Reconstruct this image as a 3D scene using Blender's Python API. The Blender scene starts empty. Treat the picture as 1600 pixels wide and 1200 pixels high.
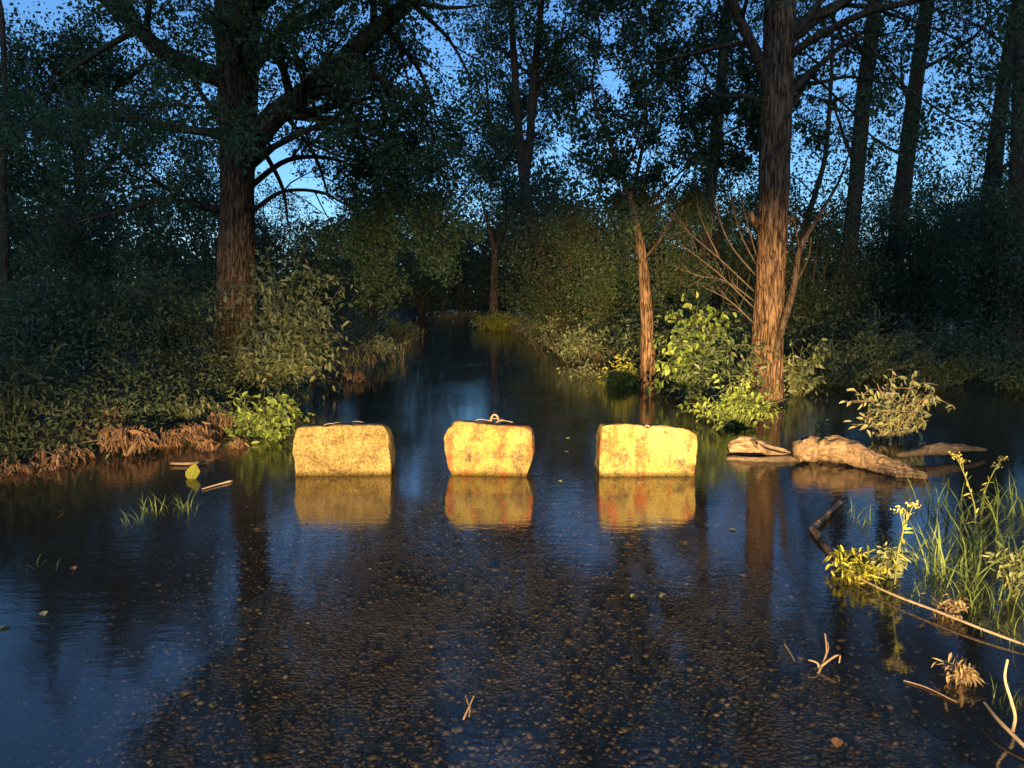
import bpy, math, random
import numpy as np
from mathutils import Vector

SC = bpy.context.scene
COL = SC.collection
R = math.radians

# ------------------------------------------------------------------ camera
CAM_H, FPX, HORIZON = 1.6, 1155.0, 460.0
PITCH = math.atan((600 - HORIZON) / FPX)
cam_d = bpy.data.cameras.new('camera')
cam_d.sensor_width = 36.0
cam_d.lens = 36.0 * FPX / 1600.0
cam_d.clip_start, cam_d.clip_end = 0.05, 3000
cam = bpy.data.objects.new('camera', cam_d)
COL.objects.link(cam)
cam.location = (0, 0, CAM_H)
cam.rotation_euler = (R(90) - PITCH, 0, 0)
SC.camera = cam

# ------------------------------------------------------------------ world: dusk sky
SUN_EL, SUN_ROT = R(11), R(180)
world = bpy.data.worlds.new('World')
SC.world = world
world.use_nodes = True
wn, wl = world.node_tree.nodes, world.node_tree.links
sky = wn.new('ShaderNodeTexSky')
sky.sky_type = 'NISHITA'
sky.sun_disc = False
sky.sun_elevation, sky.sun_rotation = SUN_EL, SUN_ROT
sky.ozone_density, sky.dust_density, sky.air_density = 5.4, 0.5, 1.0
wl.new(sky.outputs[0], wn['Background'].inputs[0])
wn['Background'].inputs[1].default_value = 0.135

# the sun has gone: only a trace of soft glow from its side of the sky
sun_d = bpy.data.lights.new('sun', 'SUN')
sun_d.energy, sun_d.angle, sun_d.color = 0.02, R(30), (0.7, 0.85, 1.0)
sun = bpy.data.objects.new('sun', sun_d)
COL.objects.link(sun)
sun.rotation_euler = (R(90) - SUN_EL, 0, SUN_ROT - R(180))

# car headlights shining from the road behind the photographer (the lit lamps of this photograph)
def headlight(name, loc, target, power, size, blend, sx, color):
    d = bpy.data.lights.new(name, 'SPOT')
    d.energy, d.spot_size, d.spot_blend, d.shadow_soft_size, d.color = power, R(size), blend, 0.07, color
    o = bpy.data.objects.new(name, d)
    COL.objects.link(o)
    o.location = loc
    v = Vector(target) - Vector(loc)
    o.rotation_euler = v.to_track_quat('-Z', 'Y').to_euler()
    o.scale = (sx, 1, 1)
    return o
WARM = (1.0, 0.64, 0.26)
for hx in (-0.75, 0.65):
    headlight('headlight_low_beam', (hx, -4.2, 0.72), (hx + 0.3, 6.5, 0.15), 7000, 9.5, 1.0, 7.5, WARM)
    headlight('headlight_hotspot', (hx, -4.2, 0.72), (hx + 1.95, 6.5, 1.05), 13500, 15, 1.0, 1.75, WARM)
    headlight('headlight_spill', (hx, -4.2, 0.72), (hx - 0.5, 6.5, 0.90), 5400, 16, 1.0, 2.5, WARM)

# ------------------------------------------------------------------ render look
SC.view_settings.view_transform = 'Standard'
SC.view_settings.look = 'None'
SC.view_settings.exposure = 0.7
SC.view_settings.gamma = 1.0
SC.view_settings.use_curve_mapping = False
SC.render.engine = 'CYCLES'
cy = SC.cycles
cy.use_denoising = True
try:
    cy.denoiser = 'OPENIMAGEDENOISE'
    cy.denoising_input_passes = 'RGB_ALBEDO_NORMAL'
except Exception:
    pass
cy.max_bounces, cy.diffuse_bounces, cy.glossy_bounces = 4, 2, 2
cy.transmission_bounces, cy.transparent_max_bounces = 3, 8
cy.caustics_reflective = cy.caustics_refractive = False
cy.sample_clamp_indirect = 4.0

# ------------------------------------------------------------------ helpers
CP, SP = math.cos(PITCH), math.sin(PITCH)
def ray(px, py):
    r, u = (px - 800) / FPX, (600 - py) / FPX
    return np.array([r, CP + u * SP, -SP + u * CP])
def G(px, py, z=0.0):            # place on the level z seen at that spot of the photograph
    d = ray(px, py)
    t = (z - CAM_H) / d[2]
    return np.array([0, 0, CAM_H]) + d * t
def D(px, py, dist):             # place at a forward distance
    d = ray(px, py)
    return np.array([0, 0, CAM_H]) + d * (dist / d[1])

def xc(y): return 0.2 - 0.07 * y
def sstep(a, b, x):
    t = np.clip((x - a) / (b - a), 0, 1)
    return t * t * (3 - 2 * t)
_pr = np.random.default_rng(5)
_wv = [(_pr.uniform(0.3, 2.2), _pr.uniform(0, 6.28), _pr.uniform(0, 6.28)) for _ in range(14)]
def lump(x, y):
    s = 0
    for f, a, p in _wv:
        s = s + np.sin(f * (x * math.cos(a) + y * math.sin(a)) + p) / (1 + f)
    return s / 4.0
XLY, XLX = [-10, 0, 5, 6.4, 7.7, 13, 30, 60, 90], [-7, -6.4, -5.3, -4.5, -3.5, -3.6, -4.4, -6.2, -8.3]
def height(x, y):
    x, y = np.asarray(x, float), np.asarray(y, float)
    bed = np.clip(-0.050 - 0.033 * (y - 2.2), -0.32, 0.14)
    bed = bed - 0.14 * sstep(1.2, 2.7, np.abs(x - xc(y))) * sstep(0, 2, y)
    e = np.interp(y, XLY, XLX)
    left = sstep(0.3, -2.2, x - e)
    off = sstep(2.2, 3.6, x - xc(y))
    flood = -0.16 + 0.10 * lump(x, y) + 0.5 * sstep(32, 60, y) + 0.3 * sstep(-1, -6, y)
    h = bed * (1 - off) + flood * off
    h = h * (1 - left) + (0.34 + 0.22 * lump(x, y)) * left
    h = h + 1.2 * sstep(60, 110, y)
    return h

def tag(o, label=None, cat=None, group=None, kind=None):
    if label: o['label'] = label
    if cat: o['category'] = cat
    if group: o['group'] = group
    if kind: o['kind'] = kind
    return o
def mesh_np(name, V, faces, smooth=False):
    """faces: list of integer arrays (n, k)"""
    me = bpy.data.meshes.new(name)
    V = np.asarray(V, np.float32).reshape(-1, 3)
    me.vertices.add(len(V))
    me.vertices.foreach_set('co', V.ravel())
    faces = [np.asarray(f, np.int32) for f in faces if len(f)]
    tot = sum(len(f) for f in faces)
    loops = np.concatenate([f.ravel() for f in faces])
    cnt = np.concatenate([np.full(len(f), f.shape[1], np.int32) for f in faces])
    st = np.concatenate([[0], np.cumsum(cnt)[:-1]]).astype(np.int32)
    me.loops.add(len(loops))
    me.loops.foreach_set('vertex_index', loops)
    me.polygons.add(tot)
    me.polygons.foreach_set('loop_start', st)
    me.polygons.foreach_set('use_smooth', np.full(tot, bool(smooth)))
    me.update(calc_edges=True)
    return me
def link(name, me, m=None, parent=None, loc=None):
    if m is not None and not me.materials:
        me.materials.append(m)
    o = bpy.data.objects.new(name, me)
    COL.objects.link(o)
    if parent is not None: o.parent = parent
    if loc is not None: o.location = [float(c) for c in loc]
    return o
def empty(name, loc, label, cat, group=None):
    o = bpy.data.objects.new(name, None)
    o.empty_display_size = 0.2
    COL.objects.link(o)
    o.location = [float(c) for c in loc]
    return tag(o, label, cat, group)

class Tubes:
    def __init__(s): s.V, s.Q, s.n, s.caps = [], [], 0, []
    def add(s, P, rad, sides=6, wob=None):
        P = np.asarray(P, float); rad = np.asarray(rad, float)
        n = len(P)
        T = np.gradient(P, axis=0)
        T /= np.linalg.norm(T, axis=1)[:, None] + 1e-9
        ref = np.array([1.0, 0.13, 0.07]) if abs(T[:, 2]).mean() > 0.5 else np.array([0.1, 0.07, 1.0])
        A = np.cross(T, ref); A /= np.linalg.norm(A, axis=1)[:, None] + 1e-9
        B = np.cross(T, A)
        th = np.arange(sides) * 2 * math.pi / sides
        rr = rad[:, None] * np.ones((1, sides))
        if wob is not None: rr = rr * wob(np.linspace(0, 1, n)[:, None], th[None, :], P)
        ring = P[:, None, :] + rr[:, :, None] * (np.cos(th)[None, :, None] * A[:, None, :] + np.sin(th)[None, :, None] * B[:, None, :])
        s.V.append(ring.reshape(-1, 3))
        i = np.arange(n - 1)[:, None] * sides + np.arange(sides)[None, :]
        j = np.arange(n - 1)[:, None] * sides + (np.arange(sides)[None, :] + 1) % sides
        s.Q.append(np.stack([i, j, j + sides, i + sides], -1).reshape(-1, 4) + s.n)
        if rad[-1] > 0.006: s.caps.append(np.arange(sides)[None, :] + s.n + (n - 1) * sides)
        if rad[0] > 0.006: s.caps.append(np.arange(sides)[None, ::-1] + s.n)
        s.n += n * sides
    def mesh(s, name, smooth=True):
        return mesh_np(name, np.concatenate(s.V), [np.concatenate(s.Q)] + s.caps, smooth)

def spline(P, n):
    """Catmull-Rom through the control rows of P (any columns)."""
    P = np.asarray(P, float)
    k = len(P)
    Q = np.vstack([2 * P[0] - P[1], P, 2 * P[-1] - P[-2]])
    out = []
    for t in np.linspace(0, k - 1 - 1e-6, n):
        i = int(t); f = t - i
        a, b, c, d = Q[i], Q[i + 1], Q[i + 2], Q[i + 3]
        out.append(0.5 * (2 * b + (c - a) * f + (2 * a - 5 * b + 4 * c - d) * f * f + (3 * b - a - 3 * c + d) * f ** 3))
    return np.array(out)

# leaf templates: x along the leaf, y across, z fold
LEAF4 = (np.array([[0, 0, 0], [.45, .5, .12], [1, 0, -.06], [.45, -.5, .12]]), np.array([[0, 2, 1], [0, 3, 2]]))
LEAF6 = (np.array([[0, 0, 0], [.3, .46, .1], [.68, .36, .06], [1, 0, -.12], [.68, -.36, .06], [.3, -.46, .1]]),
         np.array([[0, 2, 1], [0, 3, 2], [0, 4, 3], [0, 5, 4]]))
BLADE = (np.array([[0, .5, 0], [0, -.5, 0], [.4, .45, .05], [.4, -.45, .05], [.75, .3, 0], [.75, -.3, 0], [1, 0, -.12]]),
         np.array([[0, 1, 3], [0, 3, 2], [2, 3, 5], [2, 5, 4], [4, 5, 6]]))
def unit(v): return v / (np.linalg.norm(v, axis=-1, keepdims=True) + 1e-9)
def leaf_arrays(pos, dirs, size, width, rng, tpl=LEAF4, flat=0.5):
    n = len(pos)
    X = unit(dirs)
    up = np.tile([0., 0., 1.], (n, 1)) * flat + rng.normal(0, 1, (n, 3)) * (1 - flat) 
    Y = unit(np.cross(up, X)); Z = np.cross(X, Y)
    T, F = tpl
    V = (pos[:, None, :] + size[:, None, None] * (T[None, :, 0:1] * X[:, None, :] + width * T[None, :, 1:2] * Y[:, None, :] + width * 1.6 * T[None, :, 2:3] * Z[:, None, :]))
    Fs = (F[None] + (np.arange(n) * len(T))[:, None, None]).reshape(-1, F.shape[1])
    return V.reshape(-1, 3), Fs
def leaf_mesh(name, pos, dirs, size, width, rng, tpl=LEAF4, flat=0.5):
    V, F = leaf_arrays(pos, dirs, size, width, rng, tpl, flat)
    return mesh_np(name, V, [F])

# ------------------------------------------------------------------ materials
def new_mat(name):
    m = bpy.data.materials.new(name)
    m.use_nodes = True
    nt = m.node_tree
    return m, nt.nodes, nt.links, nt.nodes['Principled BSDF'], nt.nodes['Material Output']
def ramp(N, stops, interp='LINEAR'):
    r = N.new('ShaderNodeValToRGB')
    r.color_ramp.interpolation = interp
    el = r.color_ramp.elements
    while len(el) > 1: el.remove(el[0])
    el[0].position, el[0].color = stops[0][0], (*stops[0][1], 1)
    for p, c in stops[1:]:
        e = el.new(p); e.color = (*c, 1)
    return r
def noise(N, L, scale, detail=4, rough=0.55, vec=None, vscale=None):
    t = N.new('ShaderNodeTexNoise')
    t.inputs['Scale'].default_value, t.inputs['Detail'].default_value, t.inputs['Roughness'].default_value = scale, detail, rough
    c = N.new('ShaderNodeTexCoord')
    src = c.outputs['Object']
    if vscale:
        mp = N.new('ShaderNodeMapping'); mp.inputs['Scale'].default_value = vscale
        L.new(src, mp.inputs[0]); src = mp.outputs[0]
    L.new(src, t.inputs['Vector'])
    return t
def leaf_mat(name, c1, c2, c3, trans=0.3, rough=0.5):
    m, N, L, P, out = new_mat(name)
    g = N.new('ShaderNodeNewGeometry')
    r = ramp(N, [(0, c1), (0.55, c2), (1, c3)])
    L.new(g.outputs['Random Per Island'], r.inputs[0])
    oi = N.new('ShaderNodeObjectInfo')
    hs = N.new('ShaderNodeHueSaturation')
    mr = N.new('ShaderNodeMapRange'); mr.inputs[3].default_value, mr.inputs[4].default_value = 0.75, 1.2
    L.new(oi.outputs['Random'], mr.inputs[0]); L.new(mr.outputs[0], hs.inputs['Value'])
    L.new(r.outputs[0], hs.inputs['Color'])
    L.new(hs.outputs[0], P.inputs['Base Color'])
    P.inputs['Roughness'].default_value = rough
    P.inputs['Specular IOR Level'].default_value = 0.35
    t = N.new('ShaderNodeBsdfTranslucent'); L.new(hs.outputs[0], t.inputs[0])
    mx = N.new('ShaderNodeMixShader'); mx.inputs[0].default_value = trans
    L.new(P.outputs[0], mx.inputs[1]); L.new(t.outputs[0], mx.inputs[2]); L.new(mx.outputs[0], out.inputs[0])
    return m
def bark_mat(name, dark, light, vs=(26, 26, 3.0), bump=0.7):
    m, N, L, P, out = new_mat(name)
    a = noise(N, L, 1.0, 6, 0.6, vscale=vs)
    b = noise(N, L, 2.2, 3)
    # fissures: thin upright lines where two slow noises cross their middle value
    f = noise(N, L, 1.0, 3, 0.5, vscale=tuple(c * .62 for c in vs))
    sb = N.new('ShaderNodeMath'); sb.operation = 'SUBTRACT'; sb.inputs[1].default_value = 0.5; L.new(f.outputs['Fac'], sb.inputs[0])
    ab = N.new('ShaderNodeMath'); ab.operation = 'ABSOLUTE'; L.new(sb.outputs[0], ab.inputs[0])
    fr = ramp(N, [(0.0, (.16, .14, .12)), (0.035, (.7, .7, .7)), (0.09, (1, 1, 1))]); L.new(ab.outputs[0], fr.inputs[0])
    r = ramp(N, [(0.28, dark), (0.55, light), (0.8, tuple(min(1, c * 1.4) for c in light))])
    L.new(a.outputs['Fac'], r.inputs[0])
    mf = N.new('ShaderNodeMix'); mf.data_type = 'RGBA'; mf.blend_type = 'MULTIPLY'; mf.inputs[0].default_value = 1.0
    L.new(r.outputs[0], mf.inputs[6]); L.new(fr.outputs[0], mf.inputs[7])
    mx = N.new('ShaderNodeMix'); mx.data_type = 'RGBA'; mx.blend_type = 'MULTIPLY'
    mx.inputs[0].default_value = 0.5
    r2 = ramp(N, [(0.3, (0.45, 0.5, 0.42)), (0.7, (1, 1, 1))])
    L.new(b.outputs['Fac'], r2.inputs[0]); L.new(mf.outputs[2], mx.inputs[6]); L.new(r2.outputs[0], mx.inputs[7])
    L.new(mx.outputs[2], P.inputs['Base Color'])
    P.inputs['Roughness'].default_value = 0.95
    P.inputs['Specular IOR Level'].default_value = 0.15
    bp = N.new('ShaderNodeBump'); bp.inputs['Strength'].default_value = bump; bp.inputs['Distance'].default_value = 0.03
    L.new(fr.outputs[0], bp.inputs['Height']); L.new(bp.outputs[0], P.inputs['Normal'])
    return m
def plain_mat(name, c1, c2, scale=8, rough=0.8, bump=0.2, dist=0.005):
    m, N, L, P, out = new_mat(name)
    a = noise(N, L, scale, 5, 0.6)
    r = ramp(N, [(0.3, c1), (0.7, c2)])
    L.new(a.outputs['Fac'], r.inputs[0]); L.new(r.outputs[0], P.inputs['Base Color'])
    P.inputs['Roughness'].default_value = rough
    P.inputs['Specular IOR Level'].default_value = 0.25
    bp = N.new('ShaderNodeBump'); bp.inputs['Strength'].default_value = bump; bp.inputs['Distance'].default_value = dist
    L.new(a.outputs['Fac'], bp.inputs['Height']); L.new(bp.outputs[0], P.inputs['Normal'])
    return m

def wood_mat(name, c1, c2):
    m, N, L, P, out = new_mat(name)
    a = noise(N, L, 1.0, 7, 0.68, vscale=(7, 38, 38)); b = noise(N, L, 5, 4)
    r = ramp(N, [(0.33, c1), (0.52, tuple((p + q) / 2 for p, q in zip(c1, c2))), (0.68, c2)]); L.new(a.outputs['Fac'], r.inputs[0])
    r2 = ramp(N, [(0.40, (.26, .29, .18)), (0.56, (1, 1, 1))]); L.new(b.outputs['Fac'], r2.inputs[0])
    mx = N.new('ShaderNodeMix'); mx.data_type = 'RGBA'; mx.blend_type = 'MULTIPLY'; mx.inputs[0].default_value = 0.75
    L.new(r.outputs[0], mx.inputs[6]); L.new(r2.outputs[0], mx.inputs[7]); L.new(mx.outputs[2], P.inputs['Base Color'])
    P.inputs['Roughness'].default_value = 0.85
    bp = N.new('ShaderNodeBump'); bp.inputs['Strength'].default_value = 0.9; bp.inputs['Distance'].default_value = 0.02
    L.new(a.outputs['Fac'], bp.inputs['Height']); L.new(bp.outputs[0], P.inputs['Normal'])
    return m
M = {}
M['leaf_tree'] = leaf_mat('tree_leaf', (.035, .065, .028), (.05, .09, .035), (.075, .12, .045), 0.35)
M['leaf_far'] = leaf_mat('far_leaf', (.04, .065, .03), (.055, .09, .04), (.08, .115, .05), 0.3)
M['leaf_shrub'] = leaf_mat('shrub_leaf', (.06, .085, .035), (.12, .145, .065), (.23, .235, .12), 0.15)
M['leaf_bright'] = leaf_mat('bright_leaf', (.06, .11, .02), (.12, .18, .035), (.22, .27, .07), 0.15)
M['leaf_yellow'] = leaf_mat('yellow_leaf', (.15, .17, .02), (.22, .23, .03), (.28, .27, .05), 0.25)
M['leaf_pale'] = leaf_mat('pale_leaf', (.11, .14, .055), (.19, .21, .10), (.30, .30, .16), 0.15)
M['leaf_dead'] = leaf_mat('withered_leaf', (.11, .06, .03), (.19, .11, .06), (.30, .19, .12), 0.2, 0.8)
M['leaf_tan'] = leaf_mat('yellowed_leaf', (.16, .11, .05), (.24, .18, .09), (.34, .28, .15), 0.2, 0.8)
M['grass'] = leaf_mat('grass_blade', (.08, .13, .03), (.12, .18, .05), (.18, .22, .09), 0.2)
M['grass_dry'] = leaf_mat('dry_grass', (.10, .09, .04), (.15, .13, .06), (.20, .16, .08), 0.2, 0.8)
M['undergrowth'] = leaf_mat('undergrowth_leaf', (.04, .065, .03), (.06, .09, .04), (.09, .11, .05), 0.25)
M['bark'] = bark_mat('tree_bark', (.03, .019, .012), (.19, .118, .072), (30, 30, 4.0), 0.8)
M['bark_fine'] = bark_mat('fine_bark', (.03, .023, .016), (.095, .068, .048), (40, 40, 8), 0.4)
M['twig'] = plain_mat('dead_twig', (.12, .085, .055), (.22, .16, .11), 20)
M['dark_twig'] = plain_mat('dark_twig', (.06, .045, .03), (.13, .095, .065), 20)
M['stem'] = plain_mat('green_stem', (.06, .08, .03), (.10, .11, .05), 20)
M['log'] = wood_mat('log_wood', (.05, .032, .02), (.36, .245, .15))
M['dark_log'] = wood_mat('dark_log_wood', (.035, .026, .018), (.15, .105, .07))
M['stick'] = plain_mat('bare_stick', (.22, .17, .12), (.36, .29, .20), 14)
M['iron'] = plain_mat('rusty_iron', (.12, .07, .045), (.25, .17, .11), 30, 0.7)
M['flower'] = leaf_mat('yellow_flower', (.22, .20, .04), (.30, .27, .07), (.38, .35, .12), 0.2)

def ground_mat():
    m, N, L, P, out = new_mat('forest_soil')
    a = noise(N, L, 1.6, 6); b = noise(N, L, 22, 5, 0.65)
    mx = N.new('ShaderNodeMix'); mx.data_type = 'FLOAT'; mx.inputs[0].default_value = 0.6
    L.new(a.outputs['Fac'], mx.inputs[2]); L.new(b.outputs['Fac'], mx.inputs[3])
    r = ramp(N, [(0.3, (.022, .016, .010)), (0.5, (.05, .036, .022)), (0.7, (.085, .06, .036))])
    L.new(mx.outputs[0], r.inputs[0]); L.new(r.outputs[0], P.inputs['Base Color'])
    P.inputs['Roughness'].default_value = 0.95
    bp = N.new('ShaderNodeBump'); bp.inputs['Strength'].default_value = 0.8; bp.inputs['Distance'].default_value = 0.03
    L.new(b.outputs['Fac'], bp.inputs['Height']); L.new(bp.outputs[0], P.inputs['Normal'])
    return m
def road_mat():
    m, N, L, P, out = new_mat('gravel_road')
    v = N.new('ShaderNodeTexVoronoi'); v.inputs['Scale'].default_value = 48
    c = N.new('ShaderNodeTexCoord'); L.new(c.outputs['Object'], v.inputs['Vector'])
    r = ramp(N, [(0.0, (.08, .073, .066)), (0.5, (.15, .14, .126)), (1, (.23, .215, .195))])
    sp = N.new('ShaderNodeSeparateColor'); L.new(v.outputs['Color'], sp.inputs[0]); L.new(sp.outputs[0], r.inputs[0])
    mud = noise(N, L, 1.3, 5)
    mr = ramp(N, [(0.42, (0, 0, 0)), (0.62, (1, 1, 1))]); L.new(mud.outputs['Fac'], mr.inputs[0])
    mx = N.new('ShaderNodeMix'); mx.data_type = 'RGBA'; mx.inputs[7].default_value = (.10, .085, .066, 1)
    L.new(mr.outputs[0], mx.inputs[0]); L.new(r.outputs[0], mx.inputs[6]); L.new(mx.outputs[2], P.inputs['Base Color'])
    P.inputs['Roughness'].default_value = 0.9
    bp = N.new('ShaderNodeBump'); bp.invert = True; bp.inputs['Strength'].default_value = 1.0; bp.inputs['Distance'].default_value = 0.02
    L.new(v.outputs['Distance'], bp.inputs['Height']); L.new(bp.outputs[0], P.inputs['Normal'])
    return m
def stone_mat():
    m, N, L, P, out = new_mat('pebble')
    g = N.new('ShaderNodeNewGeometry'); oi = N.new('ShaderNodeObjectInfo')
    ad = N.new('ShaderNodeMath'); ad.operation = 'ADD'
    L.new(g.outputs['Random Per Island'], ad.inputs[0]); L.new(oi.outputs['Random'], ad.inputs[1])
    fr = N.new('ShaderNodeMath'); fr.operation = 'FRACT'; L.new(ad.outputs[0], fr.inputs[0])
    r = ramp(N, [(0, (.045, .042, .04)), (0.5, (.07, .066, .062)), (0.88, (.10, .096, .09)), (0.985, (.13, .126, .12)), (1, (.30, .285, .27))])
    L.new(fr.outputs[0], r.inputs[0])
    a = noise(N, L, 60, 4)
    mx = N.new('ShaderNodeMix'); mx.data_type = 'RGBA'; mx.blend_type = 'MULTIPLY'; mx.inputs[0].default_value = 0.5
    L.new(r.outputs[0], mx.inputs[6]); L.new(a.outputs['Color'], mx.inputs[7]); L.new(mx.outputs[2], P.inputs['Base Color'])
    P.inputs['Roughness'].default_value = 0.6
    return m
WATER_IOR = 1.9
def water_mat():
    m, N, L, P, out = new_mat('flood_water')
    N.remove(P)
    a = noise(N, L, 1.0, 3, 0.5, vscale=(5.5, 15, 1))
    b = noise(N, L, 1.0, 2, 0.5, vscale=(22, 42, 1))
    # patches where a breath of wind ruffles the surface
    pt = noise(N, L, 0.55, 3, 0.5)
    pr = ramp(N, [(0.40, (.25,) * 3), (0.66, (1,) * 3)]); L.new(pt.outputs['Fac'], pr.inputs[0])
    mx = N.new('ShaderNodeMix'); mx.data_type = 'FLOAT'; mx.inputs[0].default_value = 0.3
    L.new(a.outputs['Fac'], mx.inputs[2]); L.new(b.outputs['Fac'], mx.inputs[3])
    bp = N.new('ShaderNodeBump'); bp.inputs['Distance'].default_value = 0.012
    ml = N.new('ShaderNodeMath'); ml.operation = 'MULTIPLY'; ml.inputs[1].default_value = 0.30
    L.new(pr.outputs[0], ml.inputs[0]); L.new(ml.outputs[0], bp.inputs['Strength'])
    L.new(mx.outputs[0], bp.inputs['Height'])
    fr = N.new('ShaderNodeFresnel'); L.new(bp.outputs[0], fr.inputs['Normal'])
    gb = N.new('ShaderNodeNewGeometry'); ior = N.new('ShaderNodeMapRange')      # the same film seen from above and below
    ior.inputs[3].default_value, ior.inputs[4].default_value = WATER_IOR, 1 / WATER_IOR
    L.new(gb.outputs['Backfacing'], ior.inputs[0]); L.new(ior.outputs[0], fr.inputs['IOR'])
    tr = N.new('ShaderNodeBsdfTransparent'); tr.inputs[0].default_value = (.90, .84, .74, 1)
    df = N.new('ShaderNodeBsdfDiffuse'); df.inputs[0].default_value = (.10, .075, .045, 1)
    body = N.new('ShaderNodeMixShader'); body.inputs[0].default_value = 0.05
    L.new(tr.outputs[0], body.inputs[1]); L.new(df.outputs[0], body.inputs[2])
    gl = N.new('ShaderNodeBsdfGlossy'); gl.inputs['Roughness'].default_value = 0.055
    L.new(bp.outputs[0], gl.inputs['Normal'])
    ms = N.new('ShaderNodeMixShader')
    L.new(fr.outputs[0], ms.inputs[0]); L.new(body.outputs[0], ms.inputs[1]); L.new(gl.outputs[0], ms.inputs[2])
    L.new(ms.outputs[0], out.inputs[0])
    return m
def concrete_mat(name, base, light, yellow=0.0, red=0.0, off=0.0):
    m, N, L, P, out = new_mat(name)
    def noise(N, L, scale, detail=4, rough=0.55, vscale=(1, 1, 1)):      # each block has its own patch of the pattern
        t = N.new('ShaderNodeTexNoise')
        t.inputs['Scale'].default_value, t.inputs['Detail'].default_value, t.inputs['Roughness'].default_value = scale, detail, rough
        c = N.new('ShaderNodeTexCoord'); mp = N.new('ShaderNodeMapping')
        mp.inputs['Scale'].default_value = vscale; mp.inputs['Location'].default_value = (off * 3.7, off * 1.3, off * 2.1)
        L.new(c.outputs['Object'], mp.inputs[0]); L.new(mp.outputs[0], t.inputs['Vector'])
        return t
    big = noise(N, L, 4.5, 5, 0.6); mid = noise(N, L, 40, 7, 0.8); fine = noise(N, L, 95, 4, 0.75)
    r = ramp(N, [(0.36, tuple(c * 0.35 for c in base)), (0.49, base), (0.62, light)])
    L.new(mid.outputs['Fac'], r.inputs[0])
    col = r.outputs[0]
    def over(fac, color, mode='MIX'):
        nonlocal col
        x = N.new('ShaderNodeMix'); x.data_type = 'RGBA'; x.blend_type = mode
        if hasattr(fac, 'is_linked') or hasattr(fac, 'node'): L.new(fac, x.inputs[0])
        else: x.inputs[0].default_value = fac
        L.new(col, x.inputs[6])
        if isinstance(color, tuple): x.inputs[7].default_value = (*color, 1)
        else: L.new(color, x.inputs[7])
        col = x.outputs[2]
    rb = ramp(N, [(0.36, (.34, .33, .30)), (0.62, (1, 1, 1))]); L.new(big.outputs['Fac'], rb.inputs[0])
    over(0.8, rb.outputs[0], 'MULTIPLY')
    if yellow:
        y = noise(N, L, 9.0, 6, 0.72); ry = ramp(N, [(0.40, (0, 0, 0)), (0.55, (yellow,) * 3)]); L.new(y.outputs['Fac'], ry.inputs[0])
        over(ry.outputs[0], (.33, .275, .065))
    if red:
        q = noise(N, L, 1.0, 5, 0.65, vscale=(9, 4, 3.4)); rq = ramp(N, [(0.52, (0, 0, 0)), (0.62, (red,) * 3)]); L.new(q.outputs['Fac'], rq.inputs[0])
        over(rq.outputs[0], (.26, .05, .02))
    pits = ramp(N, [(0.40, (.2, .17, .13)), (0.47, (1, 1, 1))]); L.new(fine.outputs['Fac'], pits.inputs[0])
    over(0.75, pits.outputs[0], 'MULTIPLY')
    # dark wet band just above the water line
    geo = N.new('ShaderNodeNewGeometry'); sx = N.new('ShaderNodeSeparateXYZ'); L.new(geo.outputs['Position'], sx.inputs[0])
    wet = ramp(N, [(0.512, (.36, .34, .26)), (0.55, (1, 1, 1))]); 
    ad = N.new('ShaderNodeMath'); ad.operation = 'ADD'; ad.inputs[1].default_value = 0.5
    L.new(sx.outputs[2], ad.inputs[0]); L.new(ad.outputs[0], wet.inputs[0])
    over(1.0, wet.outputs[0], 'MULTIPLY')
    L.new(col, P.inputs['Base Color'])
    P.inputs['Roughness'].default_value = 0.9
    P.inputs['Specular IOR Level'].default_value = 0.2
    b1 = N.new('ShaderNodeBump'); b1.inputs['Strength'].default_value = 0.9; b1.inputs['Distance'].default_value = 0.012
    L.new(mid.outputs['Fac'], b1.inputs['Height'])
    b2 = N.new('ShaderNodeBump'); b2.inputs['Strength'].default_value = 0.6; b2.inputs['Distance'].default_value = 0.004
    L.new(fine.outputs['Fac'], b2.inputs['Height']); L.new(b1.outputs[0], b2.inputs['Normal']); L.new(b2.outputs[0], P.inputs['Normal'])
    return m
M['ground'], M['road'], M['stone'], M['water'] = ground_mat(), road_mat(), stone_mat(), water_mat()

# ------------------------------------------------------------------ terrain, road, water
def grid_mesh(name, xs, ys, zf, smooth=True):
    X, Y = np.meshgrid(xs, ys)
    Z = zf(X, Y)
    V = np.stack([X, Y, Z], -1).reshape(-1, 3)
    nx = len(xs)
    i = (np.arange(len(ys) - 1)[:, None] * nx + np.arange(nx - 1)[None, :]).ravel()
    return mesh_np(name, V, [np.stack([i, i + 1, i + 1 + nx, i + nx], 1)], smooth)
xs = np.concatenate([np.linspace(-400, -42, 12), np.linspace(-40, 40, 161), np.linspace(42, 400, 12)])
ys = np.concatenate([np.linspace(-300, -12, 10), np.linspace(-10, 40, 126), np.linspace(41, 110, 50), np.linspace(120, 600, 12)])
tag(link('ground', grid_mesh('ground', xs, ys, height), M['ground']), kind='structure')

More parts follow.
